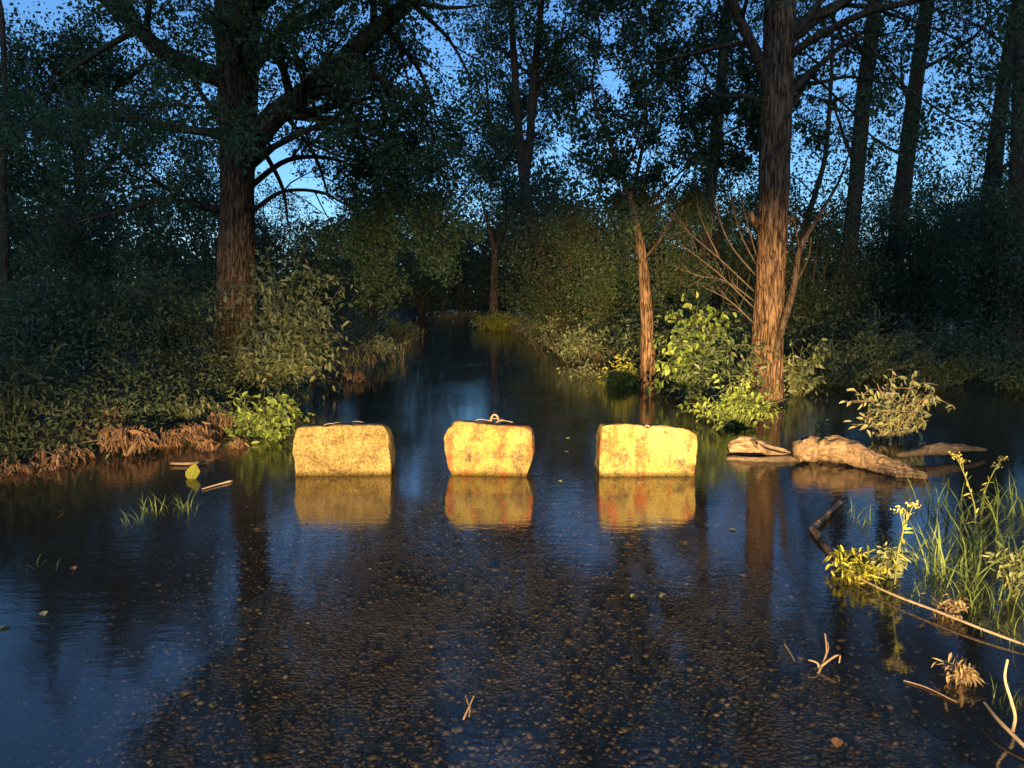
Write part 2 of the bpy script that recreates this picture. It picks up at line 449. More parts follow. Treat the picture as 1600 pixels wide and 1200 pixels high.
ys_r = np.linspace(-9, 62, 285); t_r = np.linspace(-2.7, 2.7, 25)
X = xc(ys_r)[:, None] + t_r[None, :] + 0.12 * np.sin(ys_r * 1.7)[:, None] * (np.abs(t_r)[None, :] / 2.7)
Y = np.repeat(ys_r[:, None], 25, 1)
rut = -0.02 * np.exp(-((np.abs(t_r) - 0.85) / 0.28) ** 2)[None, :]
rng = np.random.default_rng(2)
ea = np.abs(t_r)[None, :] + 0.7 * lump(X * 1.7, Y * 1.5) + 0.3 * lump(X * 6 + 4, Y * 5)
Z = height(X, Y) + 0.024 - 0.11 * sstep(1.2, 2.6, ea) + rut + rng.normal(0, 0.003, X.shape)
i = (np.arange(284)[:, None] * 25 + np.arange(24)[None, :]).ravel()
road = tag(link('road', mesh_np('road', np.stack([X, Y, Z], -1).reshape(-1, 3), [np.stack([i, i + 1, i + 26, i + 25], 1)], True), M['road']), kind='structure')
def road_z(x, y):
    return float(height(x, y)) + 0.024 - 0.02 * math.exp(-((abs(x - xc(y)) - 0.85) / 0.28) ** 2)

tag(link('water', grid_mesh('water', np.linspace(-70, 70, 8), np.linspace(-3, 75, 8), lambda a, b: a * 0.0), M['water']), kind='structure')

# loose stones on the drowned road
def pebble(seed, hi):
    r = np.random.default_rng(seed)
    if hi:
        V, F, idx = [], [], {}
        for ax in range(3):
            for sgn in (-1, 1):
                for a in range(2):
                    for b in range(2):
                        q = []
                        for da, db in ((0, 0), (1, 0), (1, 1), (0, 1)):
                            p = [0, 0, 0]; p[ax] = sgn; p[(ax + 1) % 3] = a + da - 1; p[(ax + 2) % 3] = b + db - 1
                            p = tuple(p)
                            if p not in idx: idx[p] = len(V); V.append(p)
                            q.append(idx[p])
                        F.append(q if sgn > 0 else q[::-1])
        V = unit(np.array(V, float)); F = [np.array(F)]
    else:
        ph = (1 + 5 ** .5) / 2
        V = unit(np.array([(-1, ph, 0), (1, ph, 0), (-1, -ph, 0), (1, -ph, 0), (0, -1, ph), (0, 1, ph), (0, -1, -ph), (0, 1, -ph), (ph, 0, -1), (ph, 0, 1), (-ph, 0, -1), (-ph, 0, 1)], float))
        F = [np.array([(0, 11, 5), (0, 5, 1), (0, 1, 7), (0, 7, 10), (0, 10, 11), (1, 5, 9), (5, 11, 4), (11, 10, 2), (10, 7, 6), (7, 1, 8), (3, 9, 4), (3, 4, 2), (3, 2, 6), (3, 6, 8), (3, 8, 9), (4, 9, 5), (2, 4, 11), (6, 2, 10), (8, 6, 7), (9, 8, 1)])]
    V = V * r.uniform(0.72, 1.15, (len(V), 1)) * np.array([1, r.uniform(.65, .95), r.uniform(.4, .6)])
    return V, F
peb = [mesh_np('stone', *pebble(10 + k, True), smooth=True) for k in range(7)]
for me in peb: me.materials.append(M['stone'])
rng = np.random.default_rng(8)
for k in range(300):
    py = rng.uniform(985, 1196) if k > 10 else rng.uniform(1120, 1195)
    px = rng.uniform(240, 1400) if k > 10 else rng.uniform(690, 830)
    p = G(px, py, -0.02)
    s = rng.uniform(.009, .017) if k > 10 else rng.uniform(.018, .028)
    o = bpy.data.objects.new('stone', peb[k % 7]); COL.objects.link(o); o.parent = road
    o.location = (p[0], p[1], road_z(p[0], p[1]) + s * 0.25)
    o.scale = (s, s, s); o.rotation_euler = (rng.normal(0, .25), rng.normal(0, .25), rng.uniform(0, 6.28))
NS = 19000
yy = 2.1 + (rng.uniform(0, 1, NS) ** 1.4) * 5.6
xx = xc(yy) + np.clip(rng.normal(0, 1.05, NS), -2.5, 2.5)
keep = lump(xx * 2.2 + 3, yy * 2.2) + rng.uniform(-.5, .5, NS) > -0.32
xx, yy = xx[keep], yy[keep]
VV, FF, n0 = [], [], 0
lows = [pebble(40 + k, False) for k in range(5)]
zz = height(xx, yy) + 0.024 - 0.02 * np.exp(-((np.abs(xx - xc(yy)) - 0.85) / 0.28) ** 2)
for g in range(5):
    T, F = lows[g]; sel = np.arange(len(xx)) % 5 == g
    n = sel.sum(); s = rng.lognormal(math.log(.0075), .42, n); a = rng.uniform(0, 6.28, n)
    ca, sa = np.cos(a), np.sin(a)
    W = np.stack([ca[:, None] * T[None, :, 0] - sa[:, None] * T[None, :, 1], sa[:, None] * T[None, :, 0] + ca[:, None] * T[None, :, 1], np.repeat(T[None, :, 2], n, 0)], -1) * s[:, None, None]
    W += np.stack([xx[sel], yy[sel], zz[sel] + s * .2], -1)[:, None, :]
    VV.append(W.reshape(-1, 3)); FF.append((F[0][None] + (np.arange(n) * 12)[:, None, None]).reshape(-1, 3) + n0); n0 += n * 12
o = link('gravel', mesh_np('gravel', np.concatenate(VV), [np.concatenate(FF)], True), M['stone'], road)
o['kind'] = 'stuff'

# ------------------------------------------------------------------ concrete blocks
def vnoise(V, seed, freq, amp):
    r = np.random.default_rng(seed)
    out = np.zeros(len(V))
    for k in range(10):
        d = unit(r.normal(0, 1, 3)); f = freq * r.uniform(.6, 1.8)
        out += np.sin((V @ d) * f + r.uniform(0, 6.28))
    return out / 10 * amp
def block_mesh(name, outline, depth, seed, notch=None):
    """outline: front silhouette (x, z) in metres, going round; built as a rounded, weathered solid."""
    # closed, resampled outline
    Pn = np.array(outline, float); Pc = np.vstack([Pn, Pn[:1]])
    seg = np.linalg.norm(np.diff(Pc, axis=0), axis=1); cum = np.concatenate([[0], np.cumsum(seg)])
    n = 176
    t = np.linspace(0, cum[-1], n, endpoint=False)
    O = np.stack([np.interp(t, cum, Pc[:, 0]), np.interp(t, cum, Pc[:, 1])], 1)
    for _ in range(1): O = 0.5 * O + 0.25 * (np.roll(O, 1, 0) + np.roll(O, -1, 0))
    c = O.mean(0)
    rings = []
    e = 0.012
    prof = [(0.0, e, 0), (e * .3, e * .3, 0), (e, 0, 0)] + [(e + (depth - 2 * e) * k / 10, 0, 0) for k in range(1, 10)] + [(depth - e, 0, 0), (depth - e * .3, e * .3, 0), (depth, e, 0)]
    nrm = np.roll(O, -1, 0) - np.roll(O, 1, 0); nrm = np.stack([nrm[:, 1], -nrm[:, 0]], 1); nrm = unit(nrm)
    area = 0.5 * np.sum(O[:, 0] * np.roll(O[:, 1], -1) - np.roll(O[:, 0], -1) * O[:, 1])
    if area < 0: nrm = -nrm
    for y, inset, _ in prof:
        q = O - nrm * inset
        rings.append(np.stack([q[:, 0], np.full(n, y), q[:, 1]], 1))
    def cap(ring, y, m=12):
        out = []
        cc = ring.mean(0)
        for k in range(1, m + 1): out.append(cc + (ring - cc) * max(.004, 1 - k / m))
        return out
    front, back = cap(rings[0], 0), cap(rings[-1], depth)
    allr = front[::-1] + rings + back
    V = np.concatenate(allr)
    i = np.arange(len(allr) - 1)[:, None] * n + np.arange(n)[None, :]
    j = np.arange(len(allr) - 1)[:, None] * n + (np.arange(n)[None, :] + 1) % n
    Q = np.stack([i, j, j + n, i + n], -1).reshape(-1, 4)
    if area > 0: Q = Q[:, ::-1]
    capA, capB = np.arange(n)[None, :], np.arange(n)[None, :] + (len(allr) - 1) * n
    Nv = unit(V - np.array([c[0], depth / 2, c[1]]))
    V = V + Nv * (vnoise(V, seed, 14, .016) + vnoise(V, seed + 1, 45, .012) + vnoise(V, seed + 2, 120, .0035))[:, None]
    ch = np.maximum(0, vnoise(V, seed + 7, 30, 1.0) - .22) * .055 * sstep(.3, .5, np.maximum(np.abs(V[:, 0] - c[0]) / np.ptp(O[:, 0]), np.abs(V[:, 2] - O[:, 1].max()) < .09))
    V = V - Nv * ch[:, None]
    if notch:
        x0, z0, w, h = notch
        k = np.exp(-((V[:, 0] - x0) / w) ** 2) * sstep(z0 - h * 1.6, z0, V[:, 2]) * np.exp(-(V[:, 1] / .16) ** 2)
        V[:, 2] -= k * h; V[:, 1] += k * 0.03
    V[:, 2] -= 0.10 * sstep(.1, depth, V[:, 1]) * sstep(.2, .45, V[:, 2]) * (V[:, 1] / depth)
    return mesh_np(name, V, [Q], True)
PXM = 6.53 / FPX
def outl(pts, cx, wl):       # silhouette points of the photograph to metres round the block's own axis
    dd = G(cx, wl)[1]
    return [((x - cx) * dd / FPX, (wl - y) * dd / FPX * 0.985) for x, y in pts]
BL = dict(left=[(462, 800), (460, 730), (457, 700), (461, 673), (468, 663), (530, 661), (600, 661), (608, 670), (611, 685), (612, 720), (612, 744), (611, 800)],
          mid=[(702, 800), (701, 738), (693, 714), (693, 682), (698, 670), (709, 656), (740, 658), (790, 661), (824, 664), (831, 668), (835, 692), (833, 716), (824, 741), (823, 800)],
          right=[(934, 800), (934, 735), (936, 700), (937, 662), (975, 659), (1030, 662), (1075, 668), (1088, 677), (1090, 700), (1088, 742), (1086, 800)])
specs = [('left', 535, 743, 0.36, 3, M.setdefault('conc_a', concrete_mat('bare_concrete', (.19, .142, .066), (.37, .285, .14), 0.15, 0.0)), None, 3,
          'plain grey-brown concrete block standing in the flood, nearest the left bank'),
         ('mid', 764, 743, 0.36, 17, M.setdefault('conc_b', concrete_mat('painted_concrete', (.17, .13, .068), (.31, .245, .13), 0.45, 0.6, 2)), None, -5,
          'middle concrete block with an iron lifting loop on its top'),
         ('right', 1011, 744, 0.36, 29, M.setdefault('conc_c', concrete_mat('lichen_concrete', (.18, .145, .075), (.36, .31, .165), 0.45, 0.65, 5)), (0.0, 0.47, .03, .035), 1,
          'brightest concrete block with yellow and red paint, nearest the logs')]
for key, cx, wl, dep, seed, mt, notch, rz, lab in specs:
    b = G(cx, wl)
    e = empty('concrete_block', (b[0], b[1], 0), lab, 'concrete block', 'concrete blocks closing the road')
    e.rotation_euler = (0, 0, R(rz))
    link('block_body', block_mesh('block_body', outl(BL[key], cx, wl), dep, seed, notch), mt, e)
    top = max(z for x, z in outl(BL[key], cx, wl))
    if key == 'mid':
        tb = Tubes(); a = np.linspace(-0.25, math.pi + 0.25, 13)
        tb.add(np.stack([0.03 + 0.033 * np.cos(a), np.full(13, .2), top - 0.012 + 0.052 * np.sin(a)], 1), np.full(13, .009), 8)
        link('lifting_loop', tb.mesh('lifting_loop'), M['iron'], e)
    if key == 'right':
        tb = Tubes(); a = np.linspace(0, math.pi, 11)
        tb.add(np.stack([0.0 + 0.024 * np.cos(a), np.full(11, .05), top - 0.05 + 0.034 * np.sin(a)], 1), np.full(11, .007), 8)
        link('lifting_loop', tb.mesh('lifting_loop'), M['iron'], e)
    else:
        rr = np.random.default_rng(seed)
        for k in range(3):
            tb = Tubes()
            x0 = rr.uniform(-.2, .1); q = np.array([[x0, .08 + .05 * k, top - .012], [x0 + .06, .09 + .05 * k, top + .006], [x0 + .15, .08 + .05 * k, top - .008]])
            tb.add(spline(q, 6), np.full(6, .004), 5)
            link('twig', tb.mesh('twig'), M['twig'], e)

# ------------------------------------------------------------------ trees
def grow(rng, P, start, d, length, r0, level, tb, tw, sides):
    if 'avoid' in P and P['avoid'](np.asarray(start) + unit(np.asarray(d, float)) * length * .7): return
    n = max(4, int(4 + length * 1.6))
    pts = [np.array(start, float)]
    d = d / np.linalg.norm(d)
    st = length / (n - 1)
    for k in range(n - 1):
        d = d + rng.normal(0, P['wander'], 3) + np.array([0, 0, P['lift'][min(level, 2)]])
        d /= np.linalg.norm(d)
        pts.append(pts[-1] + d * st)
    pts = np.array(pts)
    rad = r0 * (1 - np.linspace(0, 1, n) * 0.8)
    tb.add(pts, rad, sides)
    spawn(rng, P, pts, rad, level, tb, tw)
def spawn(rng, P, pts, rad, level, tb, tw, t0=0.25):
    L = np.linalg.norm(np.diff(pts, axis=0), axis=1).sum()
    if level >= P['levels']:
        tw.append(pts[len(pts) // 4:]); return
    if level >= P['levels'] - 1: tw.append(pts[len(pts) // 2:])
    nc = max(2, int(L * P['dens'][level] * rng.uniform(.8, 1.2)))
    for c in range(nc):
        t = rng.uniform(t0, 1.0) if c else 0.98
        f = t * (len(pts) - 1); i = min(int(f), len(pts) - 2)
        p = pts[i] + (pts[i + 1] - pts[i]) * (f - i)
        ax = unit(pts[i + 1] - pts[i])
        rnd = unit(rng.normal(0, 1, 3)); side = unit(rnd - ax * (rnd @ ax))
        side[2] *= P.get('flatten', 0.8)
        ang = rng.uniform(*P['angle'])
        dd = ax * math.cos(ang) + side * math.sin(ang)
        ln = P['len'][level] * rng.uniform(.55, 1.15) * (1.15 - 0.5 * t)
        grow(rng, P, p, dd, ln, max(0.004, np.interp(t, np.linspace(0, 1, len(rad)), rad) * 0.5), level + 1, tb, tw, 5 if level == 0 else (4 if level == 1 else 3))
PB = dict(wander=.14, lift=(.03, .01, -.03), levels=3, dens=(1.7, 2.6, 3.4), len=(2.6, 1.3, .65), angle=(.5, 1.15))
def twig_points(tw, n, rng, spread):
    lens = np.array([len(t) - 1 for t in tw], float)
    A = np.concatenate([t[:-1] for t in tw]); B = np.concatenate([t[1:] for t in tw])
    i = rng.integers(0, len(A), n)
    f = rng.uniform(0, 1, (n, 1))
    p = A[i] + (B[i] - A[i]) * f
    out = unit(rng.normal(0, 1, (n, 3)) + unit(B[i] - A[i]) * 0.5 + np.array([0, 0, -0.45]))
    return p + rng.normal(0, spread, (n, 3)), out
def bark_wob(seed, nf=15, amp=.05, flare=0.0):
    r = np.random.default_rng(seed)
    ph = r.uniform(0, 6.28, 8)
    def f(t, th, P):
        z = P[:, 2][:, None]
        a1 = nf * .5 * th + .9 * np.sin(z * 2.3 + ph[0] + 2 * th) + .5 * np.sin(z * 7.1 + 3 * th + ph[1])
        a2 = (nf * .5 + 3) * th - 1.2 * np.sin(z * 3.1 + ph[2] + th) + ph[3]
        w = -amp * 1.5 * (1 - np.abs(np.sin(a1))) ** 2.5 - amp * .9 * (1 - np.abs(np.sin(a2))) ** 3
        w = w - amp * .6 * (1 - np.abs(np.sin(z * 9 + 2.2 * np.sin(4 * th + ph[4]) + 3 * th))) ** 5
        w = w + amp * .25 * np.sin(z * 47 + 9 * th + ph[4]) * np.sin(17 * th + z * 11)
        w = w + .05 * np.sin(2 * th + ph[5] + z * .6) + .03 * np.sin(3 * th + ph[6] - z)
        fl = flare * np.exp(-np.maximum(z - P[0, 2], 0) / .45) * (1 + .35 * np.sin(5 * th + ph[7]))
        return 1 + w + fl
    return f
def px_path(pts, dist, widths=None):
    """pts (px, py[, extra depth]) along a limb seen in the photograph, at its own distance -> metres and radii"""
    W = np.array([D(p[0], p[1], dist + (p[2] if len(p) > 2 else 0)) for p in pts])
    if widths is None: return W
    return W, np.array(widths) * dist / FPX / 2
def tree(name, label, seed, dist, trunk, widths, limbs=(), leaves=20000, leafsize=.075, P=PB, extra=8, wob=True, group=None, leafmat='leaf_tree', spread=.10, base_z=None, sides=40, top=14.0, trunk_t0=.35, barkmat='bark', flare=.25, leafw=.55):
    rng = np.random.default_rng(seed)
    W, rad = px_path(trunk, dist, widths)
    # carry the stem on above the frame
    if W[-1][2] < top:
        v = unit(W[-1] - W[-2]); v = unit(v + np.array([0, 0, .6])); L = (top - W[-1][2]) / max(.4, v[2])
        for k in (0.35, .7, 1.0):
            W = np.vstack([W, W[len(trunk) - 1] + v * L * k + rng.normal(0, .12, 3)]); rad = np.append(rad, rad[len(trunk) - 1] * (1 - .95 * k))
    if base_z is not None:
        W = np.vstack([[W[0][0], W[0][1], base_z], W]) if W[0][2] > base_z + .02 else W
        if len(W) > len(rad): rad = np.insert(rad, 0, rad[0] * 1.05)
    S = spline(np.hstack([W, rad[:, None]]), (220 if sides > 60 else 120) if wob else 26)
    org = W[0].copy()
    e = empty(name, org, label, 'tree', group)
    tb = Tubes(); br = Tubes(); tw = []
    tb.add(S[:, :3] - org, np.maximum(S[:, 3], .01), sides if wob else 10, bark_wob(seed, 30 if sides > 60 else 22, .075, flare) if wob else None)
    for lp, lw in limbs:
        lw_, lr = px_path(lp, dist, lw)
        ls = spline(np.hstack([lw_, lr[:, None]]), 16)
        br.add(ls[:, :3] - org, np.maximum(ls[:, 3], .008), 10)
        spawn(rng, P, ls[:, :3] - org, np.maximum(ls[:, 3], .008), 0, br, tw, .2)
    TS = S[int(len(S) * trunk_t0)::max(1, len(S) // 30)]
    for k in range(extra):
        f = (k + rng.uniform(0, 1)) / extra * (len(TS) - 2); i = int(f)
        a = rng.uniform(0, 6.28)
        grow(rng, P, TS[i][:3] - org, np.array([math.cos(a), math.sin(a), rng.uniform(.3, 1.1)]), P['len'][0] * rng.uniform(.7, 1.35), max(.02, min(TS[i][3] * .3, .075)), 0, br, tw, 7)
    link('trunk', tb.mesh('trunk'), M[barkmat], e)
    if br.V: link('branches', br.mesh('branches'), M['bark_fine'], e)
    if leaves:
        pos, dr = twig_points(tw, leaves, rng, spread)
        link('crown', leaf_mesh('crown', pos, dr, rng.lognormal(-.05, .32, leaves) * leafsize, leafw, rng, LEAF4, .35), M[leafmat], e)
    return e

# the big tree of the left bank
tree('broadleaf_tree', 'massive broad trunk with spreading limbs rising from the left bank behind the shrub', 11, 14.0,
     [(366, 585), (367, 480), (370, 380), (371, 300), (373, 200), (372, 100), (371, 0)], [70, 62, 58, 52, 56, 60, 62],
     [([(372, 250, 0), (430, 180, -.3), (500, 130, -.6), (560, 72, -.9), (640, 2, -1.2), (720, -70, -1.4)], [44, 34, 30, 26, 20, 10]),
      ([(365, 130, 0), (270, 90, -.5), (215, 45, -.8), (165, 0, -1), (90, -80, -1.2)], [34, 24, 20, 17, 8]),
      ([(352, 332, 0), (310, 320, -.4), (250, 313, -.8), (190, 330, -1.2), (110, 350, -1.4)], [14, 11, 9, 6, 3]),
      ([(390, 110, 0), (440, 50, .6), (520, 10, 1.2), (600, -40, 1.6)], [24, 18, 13, 6]),
      ([(545, 90, -.8), (600, 125, -.9), (650, 170, -1), (690, 230, -1)], [12, 9, 6, 3]),
      ([(400, 215, .2), (440, 290, .5), (450, 350, .7)], [9, 6, 3]),
      ([(350, 210, 0), (280, 200, 1), (190, 180, 1.6), (90, 170, 2)], [16, 12, 9, 4]),
      ([(500, 130, -.6), (555, 200, -.2), (600, 285, .2), (620, 330, .4)], [9, 7, 5, 3]),
      ([(600, 40, -1), (655, 110, -.6), (685, 190, -.2)], [9, 6, 3]),
      ([(440, 172, -.3), (490, 240, .5), (515, 310, 1)], [8, 6, 3]),
      ([(390, 292, .2), (450, 250, .6), (520, 248, 1.0), (580, 275, 1.3)], [10, 8, 6, 3]),
      ([(388, 335, .2), (440, 300, .8), (500, 300, 1.2), (540, 320, 1.5)], [8, 6, 5, 3]),
      ([(395, 260, .1), (450, 215, -.2), (510, 200, -.4), (570, 215, -.6)], [9, 7, 5, 3]),
      ([(640, 2, -1.2), (700, 60, -.8), (735, 120, -.5)], [8, 5, 3]),
      ([(215, 45, -.8), (140, 90, -.2), (70, 140, .4)], [10, 7, 3]),
      ([(390, 20, 0), (480, -80, -2), (560, -160, -3.5), (640, -220, -4.5)], [30, 24, 16, 8])],
     leaves=125000, leafsize=.068, extra=15, base_z=0.2, spread=.085, sides=96, trunk_t0=.32,
     P=dict(PB, avoid=lambda p: (p[0] < -1.6 and p[2] > 5.4) or p[0] > 5.2 or (p[0] > 4.2 and p[2] > 6.2), dens=(2.2, 3.4, 4.4), len=(2.6, 1.2, .6)))
tree('broadleaf_tree', 'broad dark tree filling the upper left corner behind the massive trunk', 14, 30.0,
     [(120, 520), (122, 400), (126, 300), (120, 200), (112, 110)], [22, 20, 18, 14, 9],
     [([(124, 330), (70, 270, 1), (20, 230, 2)], [9, 7, 4]), ([(124, 300), (190, 240, 1), (260, 190, 2)], [9, 7, 4]), ([(122, 240), (60, 170, -1), (10, 130, -2)], [8, 6, 4]), ([(120, 200), (180, 140, -1), (230, 100, -2)], [8, 6, 4])],
     leaves=50000, leafsize=.125, extra=14, base_z=.2, top=10.0, P=dict(PB, len=(3.6, 1.8, .9), dens=(1.7, 2.8, 3.4), avoid=lambda p: p[2] > 11.0), sides=18, spread=.22, trunk_t0=.25)
# the lit tree of the right side, standing in the water
rt = tree('broadleaf_tree', 'thick brown tree standing in the water behind the logs, its bark lit orange', 12, 10.75,
     [(1197, 634), (1197, 570), (1202, 470), (1207, 350), (1211, 200), (1216, 100), (1220, 0)], [54, 52, 47, 46, 47, 45, 44],
     [([(1203, 135, 0), (1180, 80, -.1), (1160, 40, -.2), (1138, -10, -.3), (1090, -90, -.4)], [22, 17, 15, 13, 6]),
      ([(1228, 65, 0), (1275, 28, .2), (1325, -2, .4), (1400, -60, .6)], [22, 19, 15, 7]),
      ([(1200, 168, 0), (1168, 150, .2), (1130, 150, .5), (1080, 130, .9)], [10, 8, 6, 3]),
      ([(1200, 190, 0), (1160, 196, .4), (1110, 220, .8)], [7, 5, 3]),
      ([(1222, 120, 0), (1270, 130, .8), (1330, 120, 1.4), (1400, 135, 2)], [9, 7, 5, 2])],
     leaves=40000, leafsize=.065, extra=12, base_z=-0.2, spread=.10, flare=.1, trunk_t0=.5, sides=96, P=dict(PB, dens=(1.9, 3.0, 3.8)))
rto = np.array(rt.location)
tb = Tubes()
W, rd = px_path([(1212, 548, -.22), (1224, 505, -.26), (1240, 450, -.24), (1250, 390, -.2), (1275, 345, -.2), (1310, 285, -.1), (1330, 230, 0)], 10.75, [11, 11, 10, 8, 6, 4, 2])
tb.add(spline(np.hstack([W, rd[:, None]]), 30)[:, :3] - rto, spline(np.hstack([W, rd[:, None]]), 30)[:, 3], 10)
for pts, w in [([(1240, 450), (1262, 405), (1268, 370)], 4), ([(1250, 390), (1242, 345), (1250, 300)], 3), ([(1275, 345), (1300, 330), (1340, 300)], 3)]:
    W2, r2 = px_path([(a, b, -.2) for a, b in pts], 10.75, np.linspace(w, 1.2, len(pts)))
    tb.add(spline(np.hstack([W2, r2[:, None]]), 10)[:, :3] - rto, spline(np.hstack([W2, r2[:, None]]), 10)[:, 3], 6)
link('sucker_stem', tb.mesh('sucker_stem'), M['bark_fine'], rt)
rng = np.random.default_rng(77)
tb = Tubes()
fan = [[(1178, 505), (1140, 470), (1103, 450)], [(1177, 480), (1120, 425), (1068, 385)], [(1178, 455), (1125, 405), (1075, 362), (1060, 340)],
       [(1180, 430), (1140, 380), (1118, 320), (1112, 260)], [(1182, 415), (1155, 360), (1142, 300), (1140, 255)], [(1125, 405), (1095, 340), (1085, 280)],
       [(1182, 400), (1168, 350), (1150, 280)], [(1178, 470), (1135, 440), (1085, 430)]]
for q in fan:
    dz = rng.uniform(-.5, -.1)
    W2, r2 = px_path([(a, b, -.2 + dz * k) for k, (a, b) in enumerate(q)], 10.75, np.linspace(2.8, .9, len(q)))
    s = spline(np.hstack([W2, r2[:, None]]), 14)
    tb.add(s[:, :3] - rto, s[:, 3], 5)
    for k in range(9):
        i = rng.integers(3, 13); st = s[i, :3] - rto
        d = unit((s[i, :3] - s[i - 2, :3])) + rng.normal(0, .5, 3) + np.array([0, 0, .4])
        l = rng.uniform(.2, .6); bend = rng.normal(0, .06, 3)
        tb.add(np.array([st, st + unit(d) * l * .5 + bend, st + unit(d) * l]), np.array([.004, .0028, .0015]), 4)
link('dead_twigs', tb.mesh('dead_twigs'), M['dark_twig'], rt)
for pts, w in [([(1225, 350), (1236, 342), (1240, 336)], [12, 10, 7]), ([(1185, 350), (1175, 340), (1172, 330)], [16, 12, 8])]:
    tb = Tubes()
    W2, r2 = px_path([(a, b, -.12) for a, b in pts], 10.75, w); tb.add(W2 - rto, r2, 8)
    link('branch_stub', tb.mesh('branch_stub'), M['bark'], rt)

tree('slender_tree', 'slender leaning tree in the water between the right block and the orange lit trunk', 13, 12.7,
     [(1013, 608), (1012, 540), (1009, 470), (1003, 400), (992, 335), (975, 280), (950, 215), (925, 140)], [25, 22, 19, 16, 12, 9, 7, 4],
     [([(985, 310, 0), (1000, 250, .3), (1010, 180, .6), (1005, 110, .8)], [8, 6, 4, 2]), ([(975, 280), (930, 260, .4), (880, 230, .9)], [6, 4, 2]),
      ([(992, 335), (1040, 290, -.3), (1085, 250, -.5)], [6, 4, 2])],
     leaves=36000, leafsize=.07, extra=7, base_z=-0.25, top=7.0, P=dict(PB, len=(1.9, 1.0, .5), avoid=lambda p: p[0] < -1.7, dens=(2.0, 3.0, 4.0)), sides=28, flare=.15, spread=.085)

# trunks that stand dark against the sky on the right
PS = dict(PB, len=(3.2, 1.5, .7), dens=(1.6, 2.6, 3.0))
dark = [
 ('dark leaning trunk just left of the orange lit tree, cut off by the top edge', 22.0, [(1100, 420), (1112, 280), (1122, 180), (1132, 70), (1142, -30)], [24, 22, 20, 18, 16], 15000),
 ('tall straight dark trunk first to the right of the orange lit tree', 25.0, [(1318, 560), (1325, 420), (1338, 280), (1352, 130), (1368, 0)], [32, 30, 27, 25, 24], 11000),
 ('thin dark stem between the orange lit tree and its tall dark neighbour', 22.0, [(1235, 480), (1260, 350), (1288, 250), (1298, 140), (1302, 40)], [12, 11, 9, 7, 5], 5000),
 ('dark leaning trunk second to the right of the orange lit tree', 27.0, [(1385, 560), (1398, 400), (1415, 260), (1432, 120), (1452, -10)], [34, 31, 28, 26, 24], 12000),
 ('dark trunk rising beside the sky glint on the flooded wood floor', 24.0, [(1541, 562), (1544, 430), (1548, 320), (1562, 180), (1580, 60)], [38, 36, 33, 26, 22], 10000),
 ('rightmost dark trunk at the edge of the frame', 21.0, [(1578, 600), (1584, 430), (1590, 280), (1596, 130), (1602, 0)], [34, 33, 30, 28, 26], 9000),
 ('thin dark trunk at the far left edge above the undergrowth', 19.0, [(8, 520), (8, 400), (5, 280), (8, 150), (2, 20)], [14, 13, 12, 10, 9], 16000)]
for k, (lab, dist, tr, wd, nl) in enumerate(dark):
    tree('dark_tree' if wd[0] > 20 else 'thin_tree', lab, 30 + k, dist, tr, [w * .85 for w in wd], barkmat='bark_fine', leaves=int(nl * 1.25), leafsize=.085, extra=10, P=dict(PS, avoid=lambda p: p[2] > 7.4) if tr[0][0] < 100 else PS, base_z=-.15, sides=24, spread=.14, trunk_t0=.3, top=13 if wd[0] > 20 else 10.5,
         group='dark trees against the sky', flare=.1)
# forked tree far back above the road and the lit stem below it
tree('forked_tree', 'tall tree with twin upright stems above the end of the flooded road', 51, 27.0, barkmat='bark_fine', trunk=
     [(862, 480), (845, 390), (822, 300), (812, 220), (806, 140), (800, 40), (795, -60)], widths=[17, 16, 15, 13, 12, 10, 9],
     limbs=[([(818, 295), (828, 220), (832, 140), (842, 50), (850, -40)], [14, 13, 12, 10, 7]), ([(812, 220), (780, 250, .5), (765, 180, .8), (758, 100, 1)], [7, 6, 5, 3])],
     leaves=60000, leafsize=.11, extra=14, base_z=-.2, top=18, P=dict(PB, len=(3.4, 1.7, .9), avoid=lambda p: p[0] < -3.4, dens=(1.7, 2.8, 3.6)), sides=20, spread=.18)
tree('forked_tree', 'small far tree with a pale forked stem behind the yellow bush at the road end', 52, 38.0,
     [(771, 490), (772, 440), (773, 395), (768, 370), (758, 330)], [14, 13, 13, 8, 4],
     [([(773, 395), (783, 365), (795, 330)], [8, 6, 3])], leaves=12000, leafsize=.13, extra=6, base_z=-.2, top=8, sides=16, spread=.2, P=dict(PB, len=(2.4, 1.2, .6)))

